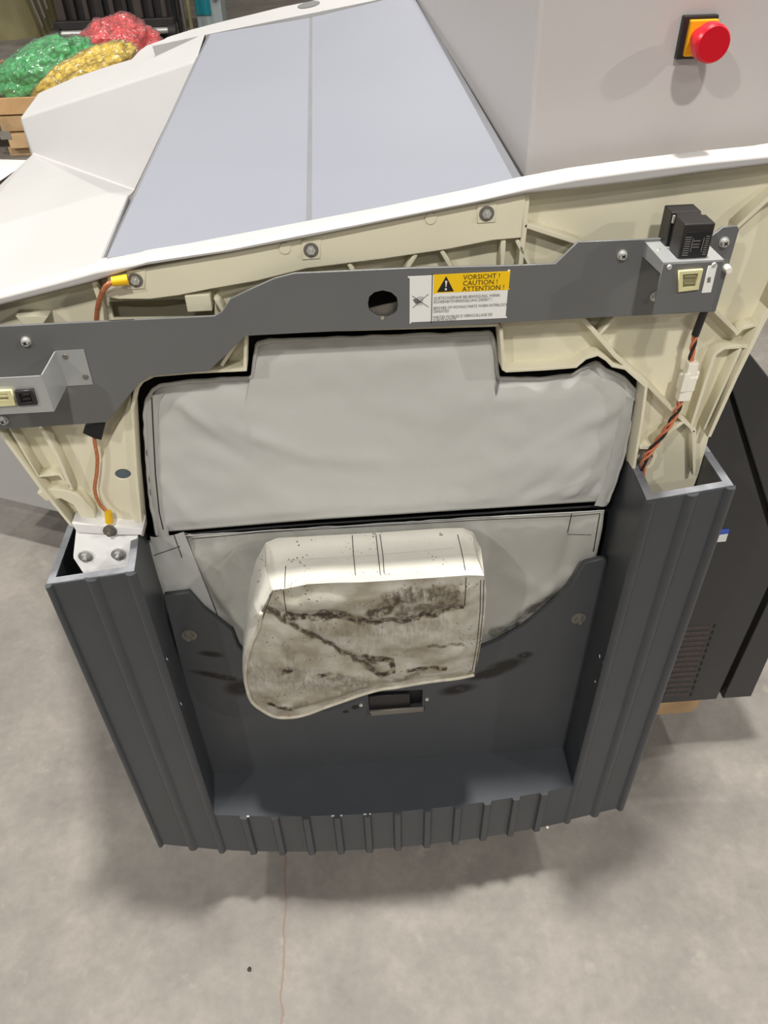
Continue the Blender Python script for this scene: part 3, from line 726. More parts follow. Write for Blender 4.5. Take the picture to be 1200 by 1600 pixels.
# --- warning sticker --------------------------------------------------------------------
YK = YB - 0.0007
sk_c = [at(637, 429, YB), at(799, 421, YB), at(792, 499, YB), at(637, 506, YB)]
ax = (sk_c[1] - sk_c[0]); Ls = ax.length; ang = math.atan2(ax.z, ax.x); Hs = 0.0465 * Ls / 0.0985
O = sk_c[0] + V((0, 0, 0))
Hs = (sk_c[0] - sk_c[3]).length
sheer = (sk_c[3].x - sk_c[0].x)
def sk(u, v):                                        # u right 0..1, v down 0..1
    top = sk_c[0].lerp(sk_c[1], u); bot = sk_c[3].lerp(sk_c[2], u); p = top.lerp(bot, v); return (p.x, p.z)
def rr(u0, v0, u1, v1, r=0.0):
    if not r: return [sk(u0, v0), sk(u0, v1), sk(u1, v1), sk(u1, v0)]
    k = Ls / Hs; o = []
    for cu_, cv_, a0 in ((u0 + r, v0 + r * k, 180), (u0 + r, v1 - r * k, 90), (u1 - r, v1 - r * k, 0), (u1 - r, v0 + r * k, -90)):
        for q in range(4):
            a = math.radians(a0 - q * 30); o.append(sk(cu_ + r * math.cos(a), cv_ + r * k * math.sin(a)))
    return o
st = plate('warning_sticker', rr(0, 0, 1, 1, 0.018), YK, YB, M['signwhite'], MX, bev=0.0001)
st['label'] = 'white and yellow warning sticker with black lettering in three languages'
plate('yellow_field', rr(0.240, 0.0, 1.0, 0.41, 0.012), YK - 0.0003, YK, M['signyellow'], st, bev=0.00005)
plate('divider_line', rr(0.233, 0.0, 0.240, 1.0), YK - 0.0004, YK, M['ink'], st, bev=0.00005)
plate('warning_triangle', [sk(0.285, 0.365), sk(0.450, 0.365), sk(0.370, 0.06)], YK - 0.0005, YK, M['ink'], st, bev=0.00005)
plate('exclamation_mark', [sk(0.362, 0.15), sk(0.367, 0.27), sk(0.374, 0.27), sk(0.381, 0.15)], YK - 0.0008, YK, M['signwhite'], st, bev=0.00005)
plate('exclamation_mark', [sk(0.362, 0.295), sk(0.362, 0.335), sk(0.379, 0.335), sk(0.379, 0.295)], YK - 0.0008, YK, M['signwhite'], st, bev=0.00005)
def stext(s, u, v, size, sx=1.0, m=None):
    x, z = sk(u, v); text_obj('lettering', s, size, x, z, YK - 0.0006, m or M['ink'], st, ang, sx)
sz = Hs * 0.135
stext('VORSICHT !', 0.535, 0.145, sz, 0.98); stext('CAUTION !', 0.533, 0.26, sz, 0.98); stext('ATTENTION !', 0.530, 0.375, sz, 0.98)
s2 = Hs * 0.083
for s, v in (('QUETSCHGEFAHR BEI BEWEGUNG, WENN', 0.515), ('SICHERHEITSVERRIEGELUNG DEFEKT !', 0.590), ('BEWARE OF MOVING PARTS WHEN INTERLOCK', 0.715), ('DEFEATED', 0.785),
             ('PARTIES MOBILES SI VERROUILLAGE DE', 0.905), ('SURETE PONTE', 0.970)):
    stext(s, 0.252, v, s2, 0.80, M['greyink'])
bm = bmesh.new()
def seg2(u0, v0, u1, v1, w):
    a, b = V(sk(u0, v0)), V(sk(u1, v1)); d = b - a
    add_box(bm, V(((a.x + b.x) / 2, YK - 0.0002, (a.y + b.y) / 2)), (d.length, 0.0005, w), Matrix.Rotation(-math.atan2(d.y, d.x), 3, 'Y'))
seg2(0.045, 0.42, 0.205, 0.66, 0.0005); seg2(0.05, 0.66, 0.20, 0.40, 0.0005)
for k in range(7): seg2(0.05 + k * .004, 0.50 + k * .012, 0.09 + k * .008, 0.47 + k * .015, 0.0004)
for k in range(5): seg2(0.10 + k * .012, 0.44, 0.085 + k * .014, 0.62, 0.0003)
bm_obj('hand_pictogram', bm, M['greyink'], st)

# --- wires -------------------------------------------------------------------------------
def ferrule(pa, pb, r, parent):
    return cyl('yellow_sleeve', pa, pb, r, M['yellow'], parent, r * 0.85, 14)
gw = [at(180, 440, -0.010), at(170, 444, -0.010), at(162, 453, -0.006), at(156, 467, 0.0), at(152, 485, 0.004), at(150, 512, 0.006)]
g1 = tube('earth_wire', smooth_line(gw), 0.0025, M['copper'], MX); g1['label'] = 'copper braided earth wire at the upper left nut'
ferrule(at(200, 437, -0.008), at(175, 440, -0.010), 0.0050, g1)
gw2 = [at(148, 665, -0.004), at(148, 690, -0.002), at(152, 715, -0.001), at(151, 740, -0.001), at(148, 765, -0.001), at(155, 786, -0.003), at(168, 801, -0.006)]
g2 = tube('earth_wire', smooth_line(gw2), 0.0021, M['copper'], MX); g2['label'] = 'copper earth wire running down to the white foot bracket'
ferrule(at(171, 816, -0.010), at(169, 799, -0.008), 0.0047, g2)
ppl('black_tape', [(133, 664), (165, 659), (158, 688), (146, 685), (129, 677)], YB + 0.003, YB + 0.009, M['black'], g2)
def twisted(px, Y, n, r, off, turns, parent):
    base = smooth_line([at(x, y, q) for (x, y), q in zip(px, Y)], n); N = len(base)
    for s, m in ((0, 'orange'), (math.pi * 2 / 3, 'blackwire'), (math.pi * 4 / 3, 'orange')):
        pts = []
        for i, p in enumerate(base):
            d = (base[min(i + 1, N - 1)] - base[max(i - 1, 0)]).normalized(); u, v = frame_of(d)
            a = s + turns * 2 * math.pi * i / (N - 1); pts.append(p + u * math.cos(a) * off + v * math.sin(a) * off)
        tube('wire', pts, r, M[m], parent, 6)
cs = tube('switch_cable', smooth_line([at(1103, 480, -0.006), at(1095, 500, -0.006), at(1086, 524, -0.006)]), 0.0040, M['blackwire'], MX)
cs['label'] = 'black sleeved cable below the safety switch with twisted orange and black wires'
twisted([(1088, 518), (1083, 540), (1079, 566)], (-0.006, -0.006, -0.004), 10, 0.0016, 0.0018, 1.2, cs)
twisted([(1064, 622), (1058, 642), (1043, 668), (1022, 697), (1007, 720), (1003, 748)], (-0.004, -0.004, -0.004, -0.002, -0.002, 0.0), 12, 0.0015, 0.0023, 3.2, cs)
cp = [at(1074, 597, -0.006), ]
bm = bmesh.new()
ax1 = (at(1082, 562, -0.006) - at(1064, 628, -0.006)).normalized(); rotm = Matrix((ax1.cross(V((0, 1, 0))).normalized(), V((0, 1, 0)), ax1)).transposed()
add_box(bm, at(1079, 577, -0.006), (0.011, 0.010, 0.019), rotm, 0.001)
add_box(bm, at(1073, 597, -0.006), (0.0165, 0.012, 0.018), rotm, 0.0015)
add_box(bm, at(1069, 614, -0.006), (0.0135, 0.010, 0.016), rotm, 0.001)
add_box(bm, at(1086, 585, -0.006), (0.006, 0.008, 0.010), rotm, 0.001)
add_box(bm, at(1070, 598, -0.0125), (0.006, 0.003, 0.022), rotm, 0.0006)
bm_obj('plug_connector', bm, M['nylon'], cs)

# --- fabric bellows ----------------------------------------------------------------------
def grid_obj(name, nu, nv, fn, m, parent, thick=0.0):
    bm = bmesh.new(); g = [[bm.verts.new(fn(i / nu, j / nv)) for i in range(nu + 1)] for j in range(nv + 1)]
    for j in range(nv):
        for i in range(nu): bm.faces.new((g[j][i], g[j][i + 1], g[j + 1][i + 1], g[j + 1][i]))
    return bm, g
YE = 0.030
left_e = [(246, 836), (237, 790), (231, 740), (228, 690), (226, 650), (228, 626), (238, 609)]
right_e = [(948, 786), (962, 752), (973, 715), (984, 665), (992, 630), (996, 613)]
top_e = [(238, 609), (250, 602), (300, 595), (394, 590), (401, 538), (420, 532), (580, 526), (766, 520), (772, 534), (779, 590), (840, 592), (896, 585), (912, 575), (934, 567), (950, 580), (973, 589), (996, 613)]
TE = [at(x, y, YE) for x, y in top_e]; LE = [at(x, y, YE) for x, y in left_e]; RE = [at(x, y, YE) for x, y in right_e]
BE = [at(246, 832, YE), at(500, 811, YE), at(700, 798, YE), at(950, 782, YE)]
def top_at_x(x):
    for a, b in zip(TE, TE[1:]):
        if a.x <= x <= b.x: return lerp(a.z, b.z, (x - a.x) / max(1e-6, b.x - a.x))
    return TE[-1].z if x > TE[-1].x else TE[0].z
xsT = sorted(set([TE[0].x + (TE[-1].x - TE[0].x) * i / 150 for i in range(151)] + [p.x for p in TE]))
US = [(x - TE[0].x) / (TE[-1].x - TE[0].x) for x in xsT]
def ss(a, b, x):
    t = max(0, min(1, (x - a) / (b - a))); return t * t * (3 - 2 * t)
def wrinkle(p):
    w = 0
    for (x, z, ang_, ln, wd, h) in WR:
        dx, dz = p.x - x, p.z - z; s = dx * math.cos(ang_) + dz * math.sin(ang_); t = -dx * math.sin(ang_) + dz * math.cos(ang_)
        w += h * math.exp(-(s / ln) ** 2 - (t / wd) ** 2)
    return w
def W(px, py, a, ln, wd, h):
    p = at(px, py, 0.02); return (p.x, p.z, a, ln, wd, h)
WR = [W(300, 650, -0.9, 0.03, 0.007, 0.003), W(340, 700, -0.7, 0.04, 0.012, -0.003), W(410, 690, -0.5, 0.05, 0.01, 0.003), W(520, 720, -0.1, 0.06, 0.012, 0.002),
      W(905, 730, 0.8, 0.05, 0.012, 0.004), W(860, 760, 0.7, 0.05, 0.012, -0.003), W(930, 660, 0.5, 0.05, 0.012, 0.004), W(880, 680, 0.4, 0.06, 0.014, -0.002),
      W(900, 770, 1.0, 0.02, 0.008, 0.004), W(930, 770, 1.2, 0.02, 0.006, -0.003), W(690, 640, 0.1, 0.10, 0.02, 0.001), W(270, 780, -1.2, 0.05, 0.008, 0.002)]
bm = bmesh.new(); rows = []
NV = 70
for j in range(NV + 1):
    v = j / NV; row = []
    for u in US:
        xt = lerp(TE[0].x, TE[-1].x, u)
        lb_, rb_ = interp(LE, v), interp(RE, v)
        zb_l = interp(BE, u).z
        x = lerp(xt, lerp(lb_.x, rb_.x, u), 1 - ss(0.85, 1.0, v) if v > 0.85 else 1)
        zt_u = top_at_x(xt)
        z = lerp(zb_l, zt_u, v)
        p = V((x, 0, z))
        dl = (x - lb_.x); dr = rb_.x - x; dt = zt_u - z; db = z - zb_l
        ed = max(0.0, min(dl, dr, dt * 0.8 + 0.0, db))
        k = ss(0, 0.022, ed)
        y = YE - 0.0035 * k
        y -= (0.0030 * noise.noise(V((x * 14, z * 14, 3.1))) + 0.0012 * noise.noise(V((x * 38, z * 38, 9)))) * k + wrinkle(p) * 1.2 * k
        y -= 0.0020 * math.sin(x * 170 + 2 * noise.noise(V((x * 20, z * 20, 0)))) * (1 - ss(0.0, 0.02, dt)) * 0.6
        y -= 0.0020 * math.sin(z * 190 + 2 * noise.noise(V((x * 20, z * 20, 0)))) * (1 - ss(0.0, 0.02, min(dl, dr))) * 0.6
        row.append(bm.verts.new((x, y, z)))
    rows.append(row)
for a, b in zip(rows, rows[1:]):
    for i in range(len(US) - 1): bm.faces.new((a[i], a[i + 1], b[i + 1], b[i]))
bell = bm_obj('upper_bellows', bm, M['fabric'], MX, smooth=True); bell['label'] = 'clean grey coated fabric bellows in the opening of the end panel'
sm = bell.modifiers.new('thickness', 'SOLIDIFY'); sm.thickness = 0.0012; sm.offset = 0
def surf_bvh(*objs):
    vs, fs = [], []
    for o in objs:
        k = len(vs); vs += [v.co.copy() for v in o.data.vertices]; fs += [[k + i for i in p.vertices] for p in o.data.polygons]
    return BVHTree.FromPolygons(vs, fs)
def stitch(bvh, pix, r, parent, n=10, name='stitching', m='thread'):
    pts = []
    for (x0, y0), (x1, y1) in zip(pix, pix[1:]):
        for k in range(n):
            h, nn, _, _ = bvh.ray_cast(CAM, ray(lerp(x0, x1, k / n), lerp(y0, y1, k / n)).normalized())
            if h is not None: pts.append(h + V((0, -0.0004, 0.0003)))
    if len(pts) > 2: return tube(name, pts, r, M[m], parent, 5)
# hem: gathered welt along the rim of the bellows
def welt(pix, Y, r, parent, m='hem', amp=0.0012, name='hem'):
    pts = [at(x, y, Y) for x, y in pix]; L_ = sum((b - a).length for a, b in zip(pts, pts[1:])); n = int(L_ / 0.004)
    out, rad = [], []
    for i in range(n + 1):
        p = interp(pts, i / n); out.append(p + V((noise.noise(p * 60) * amp, noise.noise(p * 55 + V((5, 0, 0))) * amp, noise.noise(p * 50 + V((0, 7, 0))) * amp))); rad.append(r * (1 + .25 * noise.noise(p * 90)))
    bm = bmesh.new(); add_tube(bm, out, rad, 6); return bm_obj(name, bm, M[m], parent, smooth=True)
welt(left_e + top_e[1:], YE - 0.004, 0.0022, bell); welt(right_e[::1], YE - 0.004, 0.0022, bell)
# flat side hems with a seam
bm, g = grid_obj('x', 4, 40, lambda u, v: interp(LE, v * 0.985).lerp(interp(LE, v * 0.985) + V((0.015, 0, 0)), u) + V((0, -0.0035 - 0.003 * math.sin(u * math.pi) + 0.0016 * noise.noise(V((u * 2, v * 9, 1))), 0)), None, None)
bm_obj('side_hem', bm, M['hem'], bell, smooth=True)
bm, g = grid_obj('x', 4, 40, lambda u, v: interp(RE, v * 0.985).lerp(interp(RE, v * 0.985) - V((0.017, 0, 0)), u) + V((0, -0.0035 - 0.003 * math.sin(u * math.pi) + 0.0016 * noise.noise(V((u * 2, v * 9, 4))), 0)), None, None)
bm_obj('side_hem', bm, M['hem'], bell, smooth=True)
bv = surf_bvh(bell)
bv2 = surf_bvh(*[o for o in bell.children if o.name.startswith('side_hem')])
bv = surf_bvh(bell, *[o for o in bell.children if o.name.startswith('side_hem')])
stitch(bv, [(237, 615), (240, 680), (243, 740), (249, 800), (256, 830)], 0.0007, bell)
stitch(bv2, [(228, 690), (231, 730), (236, 780), (241, 815)], 0.0006, bell); stitch(bv2, [(992, 620), (981, 690), (968, 745), (955, 780)], 0.0006, bell)

# --- lower fabric sheet -----------------------------------------------------------------
YQ = 0.036
TQ = [at(228, 845, YQ), at(290, 837, YQ), at(420, 829, YQ), at(600, 818, YQ), at(760, 808, YQ), at(945, 798, YQ)]
WR2 = [(at(300, 870, .03), at(395, 1000, .03), 0.010, 0.006), (at(285, 840, .03), at(340, 960, .03), 0.006, -0.004), (at(345, 860, .03), at(350, 930, .03), 0.01, 0.003),
       (at(800, 900, .03), at(870, 930, .03), 0.015, 0.003), (at(900, 820, .03), at(870, 930, .03), 0.009, -0.003), (at(770, 990, .03), at(890, 900, .03), 0.010, 0.004)]
def segd(p, a, b):
    d = b - a; t = max(0, min(1, (p - a).dot(d) / d.dot(d))); return (p - (a + d * t)).length, t
def lowf(u, v):
    t = interp(TQ, u); z = lerp(t.z, 0.46, v); p = V((t.x, YQ, z))
    y = YQ - 0.004 * ss(0, 0.1, v) + 0.003 * v
    for a, b, w, h in WR2:
        d, _ = segd(V((p.x, 0, p.z)), V((a.x, 0, a.z)), V((b.x, 0, b.z))); y -= h * math.exp(-(d / w) ** 2)
    y -= 0.003 * noise.noise(V((p.x * 12, p.z * 12, 2)))
    return V((p.x, max(y, YW + 0.0095), z))
bm, g = grid_obj('x', 120, 70, lowf, None, None)
lowm = stained('grey_fabric_dirty_edge', (176, 175, 168), 0.6, [(0.20, 0.555, 0.06, 0.012, 0.35, 0.8), (0.25, 0.60, 0.05, 0.012, 0.75, 0.7), (-0.03, 0.78, 0.25, 0.1, 0, 0.12)], nscale=45, bump=0.06)
lowb = bm_obj('lower_fabric', bm, lowm, MX, smooth=True); lowb['label'] = 'grey fabric sheet below the bellows, tucked behind the recess wall'
sm = lowb.modifiers.new('thickness', 'SOLIDIFY'); sm.thickness = 0.001
# folded pleat flap on the left
def flap(u, v):
    a = at(lerp(234, 287, u), lerp(838, 831, u), 0.028); b = at(lerp(262, 345, u), lerp(930, 975, u), 0.026)
    p = a.lerp(b, v); p.y -= 0.004 * math.sin(u * math.pi) + 0.002 * noise.noise(V((u * 3, v * 3, 0))); return p
bm, g = grid_obj('x', 14, 30, flap, None, None); fl_ = bm_obj('pleat', bm, M['hem'], lowb, smooth=True)
welt([(230, 845), (290, 837), (420, 829), (600, 818), (760, 808), (944, 798)], YQ - 0.003, 0.0008, lowb)
bv3 = surf_bvh(lowb, fl_)
stitch(bv3, [(240, 868), (286, 852)], 0.0005, lowb); stitch(bv3, [(272, 836), (286, 875)], 0.0006, lowb)
stitch(bv3, [(300, 842), (410, 832), (760, 812), (900, 806), (940, 802)], 0.0005, lowb, n=16)
stitch(bv3, [(893, 803), (886, 835)], 0.0006, lowb); stitch(bv3, [(886, 835), (928, 836)], 0.0004, lowb); stitch(bv3, [(937, 803), (926, 868)], 0.0007, lowb)
# black tube that paints in the shade of the gap between the two fabrics
tube('gap_shade', smooth_line([at(240, 840, 0.040), at(420, 824, 0.040), at(600, 812, 0.040), at(800, 799, 0.040), at(950, 790, 0.040)]), 0.0018, M['black'], bell)

# --- dirty white boot hanging over the recess wall --------------------------------------
def C7(x, y): return (x / 2.7273 + 360, y / 2.7273 + 780)
def curve(pts): return [at(*C7(x, y), Y) for x, y, Y in pts]
topB = curve([(150, 185, 0.010), (200, 165, 0.014), (300, 160, 0.018), (520, 148, 0.020), (700, 138, 0.020), (900, 124, 0.018), (990, 122, 0.014), (1030, 138, 0.008)])
frT = curve([(178, 388, -0.058), (232, 382, -0.062), (330, 362, -0.064), (440, 356, -0.066), (560, 354, -0.066), (750, 342, -0.066), (900, 332, -0.066), (1010, 324, -0.064), (1082, 326, -0.058)])
frB = curve([(150, 905, -0.030), (200, 926, -0.030), (270, 926, -0.030), (330, 912, -0.030), (400, 886, -0.030), (480, 858, -0.030), (560, 830, -0.030), (640, 808, -0.030), (700, 800, -0.030), (850, 775, -0.030), (960, 762, -0.030), (1038, 746, -0.028)])
frL = curve([(178, 388, -0.058), (150, 440, -0.056), (132, 480, -0.054), (122, 540, -0.05), (95, 600, -0.048), (78, 650, -0.046), (64, 720, -0.042), (68, 790, -0.038), (92, 860, -0.034), (150, 905, -0.030)])
frR = curve([(1082, 326, -0.058), (1092, 400, -0.054), (1084, 500, -0.048), (1070, 600, -0.042), (1056, 680, -0.034), (1038, 746, -0.028)])
tpL = curve([(150, 185, 0.010), (148, 280, -0.02), (178, 388, -0.058)])
tpR = curve([(1030, 138, 0.008), (1068, 210, -0.02), (1082, 326, -0.058)])
slB = curve([(150, 185, 0.010), (110, 260, 0.0), (88, 340, -0.004), (66, 470, -0.008), (54, 600, -0.010), (52, 680, -0.014), (58, 780, -0.018), (84, 866, -0.022), (150, 905, -0.030)])
def coons(t, b, l, r, u, v):
    T, B_, L_, R_ = interp(t, u), interp(b, u), interp(l, v), interp(r, v)
    return T.lerp(B_, v) + L_.lerp(R_, u) - (t[0].lerp(t[-1], u).lerp(b[0].lerp(b[-1], u), v))
DIRT = [  # polyline in the crop's pixels, width, strength
    ([(240, 498), (350, 502), (450, 488), (520, 508), (572, 530)], 20, 1.0), ([(570, 528), (650, 520), (750, 512), (850, 494), (985, 462)], 12, 0.9),
    ([(600, 490), (690, 460), (720, 440)], 30, 0.75), ([(680, 420), (800, 405), (950, 400)], 42, 0.62), ([(720, 480), (860, 470), (960, 440)], 34, 0.60),
    ([(150, 460), (300, 560), (450, 630), (560, 690), (640, 752)], 15, 0.75), ([(640, 750), (692, 735), (690, 690), (575, 672)], 12, 0.85), ([(560, 680), (620, 690)], 16, 0.8),
    ([(755, 738), (800, 728), (920, 718)], 10, 0.85), ([(700, 775), (800, 745)], 12, 0.5), ([(845, 632), (900, 630), (985, 620)], 9, 0.6),
    ([(230, 740), (262, 736)], 11, 1.0), ([(376, 748), (420, 752)], 12, 0.85), ([(420, 760), (540, 770)], 24, 0.5), ([(170, 880), (258, 896)], 8, 1.0), ([(258, 890), (330, 868)], 12, 0.5),
    ([(110, 740), (250, 760), (420, 790), (560, 800)], 60, 0.42), ([(240, 640), (260, 700)], 36, 0.42), ([(350, 540), (500, 560), (640, 560), (900, 530)], 40, 0.40), ([(500, 600), (700, 640), (900, 600)], 70, 0.28),
    ([(140, 455), (140, 480)], 10, 0.6), ([(1020, 740), (1036, 745)], 10, 0.7), ([(80, 720), (110, 840), (200, 880)], 26, 0.4)]
def to_px(p):
    q = RC.transposed() @ (p - CAM); return PCX + F * q.x / -q.z, PCY - F * q.y / -q.z
def dirt_val(p, front):
    x, y = to_px(p); x, y = (x - 360) * 2.7273, (y - 780) * 2.7273
    q = V((x, y, 0)); v = 0.0
    jx, jy = noise.noise(V((x * .02, y * .02, 0))) * 14, noise.noise(V((x * .02, y * .02, 8))) * 14
    q = q + V((jx, jy, 0))
    for line, w, s in DIRT:
        d = min(segd(q, V(a + (0,)), V(b + (0,)))[0] for a, b in zip(line, line[1:]))
        v = max(v, s * (1 - ss(w * 0.45, w * 1.3, d)))
    return v
bm = bmesh.new(); dl = []
def patch(nu, nv, fn, front):
    g = []
    for j in range(nv + 1):
        r_ = []
        for i in range(nu + 1):
            p = fn(i / nu, j / nv); vtx = bm.verts.new(p); r_.append(vtx); dl.append((vtx, front))
        g.append(r_)
    for j in range(nv):
        for i in range(nu): bm.faces.new((g[j][i], g[j][i + 1], g[j + 1][i + 1], g[j + 1][i]))
def frontf(u, v):
    p = coons(frT, frB, frL, frR, u, v); e = min(u, 1 - u, v, 1 - v); k = ss(0, 0.12, e)
    x, y = to_px(p); q = V(((x - 360) * 2.7273, (y - 780) * 2.7273, 0))
    d1 = min(segd(q, V(a + (0,)), V(b + (0,)))[0] for a, b in zip(DIRT[5][0], DIRT[5][0][1:]))
    d2 = min(segd(q, V(a + (0,)), V(b + (0,)))[0] for a, b in zip(DIRT[0][0] + DIRT[1][0], (DIRT[0][0] + DIRT[1][0])[1:]))
    p.y += k * (0.006 * math.exp(-(d1 / 34) ** 2) + 0.006 * math.exp(-(d2 / 34) ** 2) - 0.006 * k + 0.004 * noise.noise(p * 22) + 0.002 * noise.noise(p * 55))
    return p
def topf(u, v):
    p = coons(topB, frT, tpL, tpR, u, v); k = math.sin(math.pi * v)
    x, y = to_px(p); yb_, yf_ = interp(topB, u).y, interp(frT, u).y; p = at(x, y, lerp(yb_, yf_, v ** 1.7))
    p.y += 0.003 * noise.noise(p * 20) * k; return p
def sidef(u, v):
    a, b = interp(slB, v), (interp(tpL, v / 0.3) if v < 0.3 else interp(frL, (v - 0.3) / 0.7))
    p = a.lerp(b, u); p.x -= 0.003 * math.sin(math.pi * u) * math.sin(math.pi * v); p.y += 0.002 * noise.noise(p * 40) * math.sin(math.pi * u) ; return p
def rightf(u, v):
    a = (interp(tpR, v / 0.3) if v < 0.3 else interp(frR, (v - 0.3) / 0.7)); b = a + V((-0.004, 0, 0)); b.y = 0.008; return a.lerp(b, u)
patch(130, 86, frontf, True); patch(130, 34, topf, False); patch(14, 90, sidef, False); patch(8, 60, rightf, False)
bmesh.ops.recalc_face_normals(bm, faces=bm.faces)
bm.verts.ensure_lookup_table()
vals = [dirt_val(v.co, f) for v, f in dl]
me = bpy.data.meshes.new('boot'); bm.to_mesh(me); bm.free()
att = me.attributes.new('dirt', 'FLOAT', 'POINT'); att.data.foreach_set('value', vals)
base_att = me.attributes.new('grime', 'FLOAT', 'POINT'); base_att.data.foreach_set('value', [1.0 if f else 0.12 for v, f in dl])
def boot_mat():
    m = bpy.data.materials.new('dirty_white_fabric'); m.use_nodes = True
    nt = m.node_tree; N = nt.nodes; L = nt.links; b = N['Principled BSDF']
    tc = N.new('ShaderNodeTexCoord')
    a1 = N.new('ShaderNodeAttribute'); a1.attribute_name = 'dirt'; a2 = N.new('ShaderNodeAttribute'); a2.attribute_name = 'grime'
    def noi(s, d, sz=1.0):
        mp = N.new('ShaderNodeMapping'); mp.inputs['Scale'].default_value = (1, 1, sz); L.new(tc.outputs['Object'], mp.inputs['Vector'])
        n = N.new('ShaderNodeTexNoise'); n.inputs['Scale'].default_value = s; n.inputs['Detail'].default_value = d; L.new(mp.outputs[0], n.inputs['Vector']); return n
    def mr(sock, a, c, lo=0., hi=1.):
        r = N.new('ShaderNodeMapRange'); r.inputs['From Min'].default_value = a; r.inputs['From Max'].default_value = c
        r.inputs['To Min'].default_value = lo; r.inputs['To Max'].default_value = hi; L.new(sock, r.inputs['Value']); return r.outputs[0]
    def ma(op, x, y):
        q = N.new('ShaderNodeMath'); q.operation = op; q.use_clamp = True
        for i, s in enumerate((x, y)):
            if isinstance(s, (int, float)): q.inputs[i].default_value = s
            else: L.new(s, q.inputs[i])
        return q.outputs[0]
    def mix(f, x, y):
        q = N.new('ShaderNodeMix'); q.data_type = 'RGBA'; L.new(f, q.inputs[0])
        for i, s in ((6, x), (7, y)):
            if isinstance(s, tuple): q.inputs[i].default_value = s
            else: L.new(s, q.inputs[i])
        return q.outputs[2]
    cloth = s2l((208, 206, 197)) + (1,); grime = s2l((150, 143, 126)) + (1,); brown = s2l((104, 90, 68)) + (1,); black = s2l((46, 37, 26)) + (1,)
    g = ma('MULTIPLY', a2.outputs['Fac'], mr(noi(26, 5).outputs['Fac'], 0.30, 0.62, 0.25, 1.0))
    c = mix(g, cloth, grime)
    streak = noi(230, 3, 0.25)
    d1 = ma('MULTIPLY', mr(a1.outputs['Fac'], 0.1, 0.8), mr(streak.outputs['Fac'], 0.36, 0.60, 0.25, 1.0))
    c = mix(d1, c, brown)
    d2 = ma('MULTIPLY', mr(a1.outputs['Fac'], 0.35, 0.85), mr(noi(120, 4).outputs['Fac'], 0.40, 0.56))
    c = mix(d2, c, black)
    # scattered specks
    vo = N.new('ShaderNodeTexVoronoi'); vo.inputs['Scale'].default_value = 190; L.new(tc.outputs['Object'], vo.inputs['Vector'])
    spk = ma('MULTIPLY', mr(vo.outputs['Distance'], 0.26, 0.16), mr(noi(35, 3).outputs['Fac'], 0.52, 0.62))
    c = mix(ma('MULTIPLY', spk, 0.85), c, black)
    L.new(c, b.inputs['Base Color']); b.inputs['Roughness'].default_value = 0.6
    bp = N.new('ShaderNodeBump'); bp.inputs['Strength'].default_value = 0.12; bp.inputs['Distance'].default_value = 0.002
    L.new(noi(300, 3).outputs['Fac'], bp.inputs['Height']); L.new(bp.outputs[0], b.inputs['Normal'])
    return m
boot = link('fabric_boot', me, boot_mat(), MX, smooth=True); boot['label'] = 'white fabric boot smeared with black and brown grease, hanging over the recess wall'
bvb = surf_bvh(boot)
for pts in ([(518, 135), (524, 230), (534, 335)], [(618, 130), (630, 240), (640, 330)], [(636, 140), (650, 240), (656, 325)], [(236, 285), (232, 345), (232, 380)], [(226, 388), (232, 440), (240, 490)],
            [(968, 150), (985, 220), (1003, 312)], [(1004, 332), (1002, 390), (997, 462)]):
    stitch(bvb, [C7(*p) for p in pts], 0.0005, boot)
for pts in ([(1066, 345), (1064, 480), (1050, 620), (1028, 742)], [(1080, 345), (1076, 480), (1062, 620), (1040, 740)], [(178, 395), (140, 500), (112, 580), (76, 670)]):
    stitch(bvb, [C7(*p) for p in pts], 0.00045, boot)
stitch(bvb, [C7(*p) for p in ((240, 262), (400, 252), (600, 240), (800, 222), (975, 205))], 0.0003, boot, m='hem')
# piping along the bottom and the left border
bm = bmesh.new(); ln = [p + V((0, -0.001, 0)) for p in frL[2:] + frB[1:]]; add_tube(bm, smooth_line(ln, 5), 0.0026, 7)
bm_obj('piping', bm, mat('grimy_piping', (188, 182, 166), 0.6, var=0.2, scale=60), boot, smooth=True)

# --- paint chips ------------------------------------------------------------------------
for px, py, w, h in ((221, 958, .0012, .006), (253, 1018, .0008, .003), (261, 1030, .0006, .004), (283, 1100, .0006, .004)): chip(px, py, -0.050, w, h, col_l, 0.2)
for px, py, w, h in ((937, 1025, .0008, .005), (942, 1035, .0006, .004), (930, 1065, .0008, .003)): chip(px, py, -0.052, w, h, col_r, 0.2)
for px, w in ((388, .004), (520, .005), (533, .003), (570, .005), (578, .003)):
    p = atz(px, 1268, ZT); y = arc_y(p.x); box('paint_chip', (p.x, y - 0.0005, ZT - 0.0006), (w, 0.0022, 0.0018), M['scratch'], step, bev=0.0003)

# --- charcoal rear housing on the right ---------------------------------------------------
YH = 0.165
front_px = [(700, 1110), (1119, 1092)]
seam = [(1128, 1087), (1222, 880), (1139, 603)]
hz = lambda px, py: (at(px, py, YH).x, at(px, py, YH).z)
z0 = 0.150
xb = at(1119, 1090, YH).x
inner = [(0.30, z0), (at(1121, 1090, YH).x, z0), hz(1218, 880), hz(1138, 612), hz(1080, 520), (0.30, hz(1080, 520)[1])]
hb = plate('rear_housing', inner, YH, YH + 0.85, M['housing'], MX, bev=0.003)
hb['label'] = 'charcoal rear housing with vent slots behind the right column'
outl = [(at(1131, 1086, YH).x, z0 + 0.004), (at(1176, 1081, YH).x, z0 + 0.004), hz(1275, 860), hz(1200, 588), hz(1164, 543), hz(1110, 470), (at(1110, 470, YH).x - .03, hz(1110, 470)[1]),
        hz(1085, 512), hz(1141, 603), hz(1228, 878)]
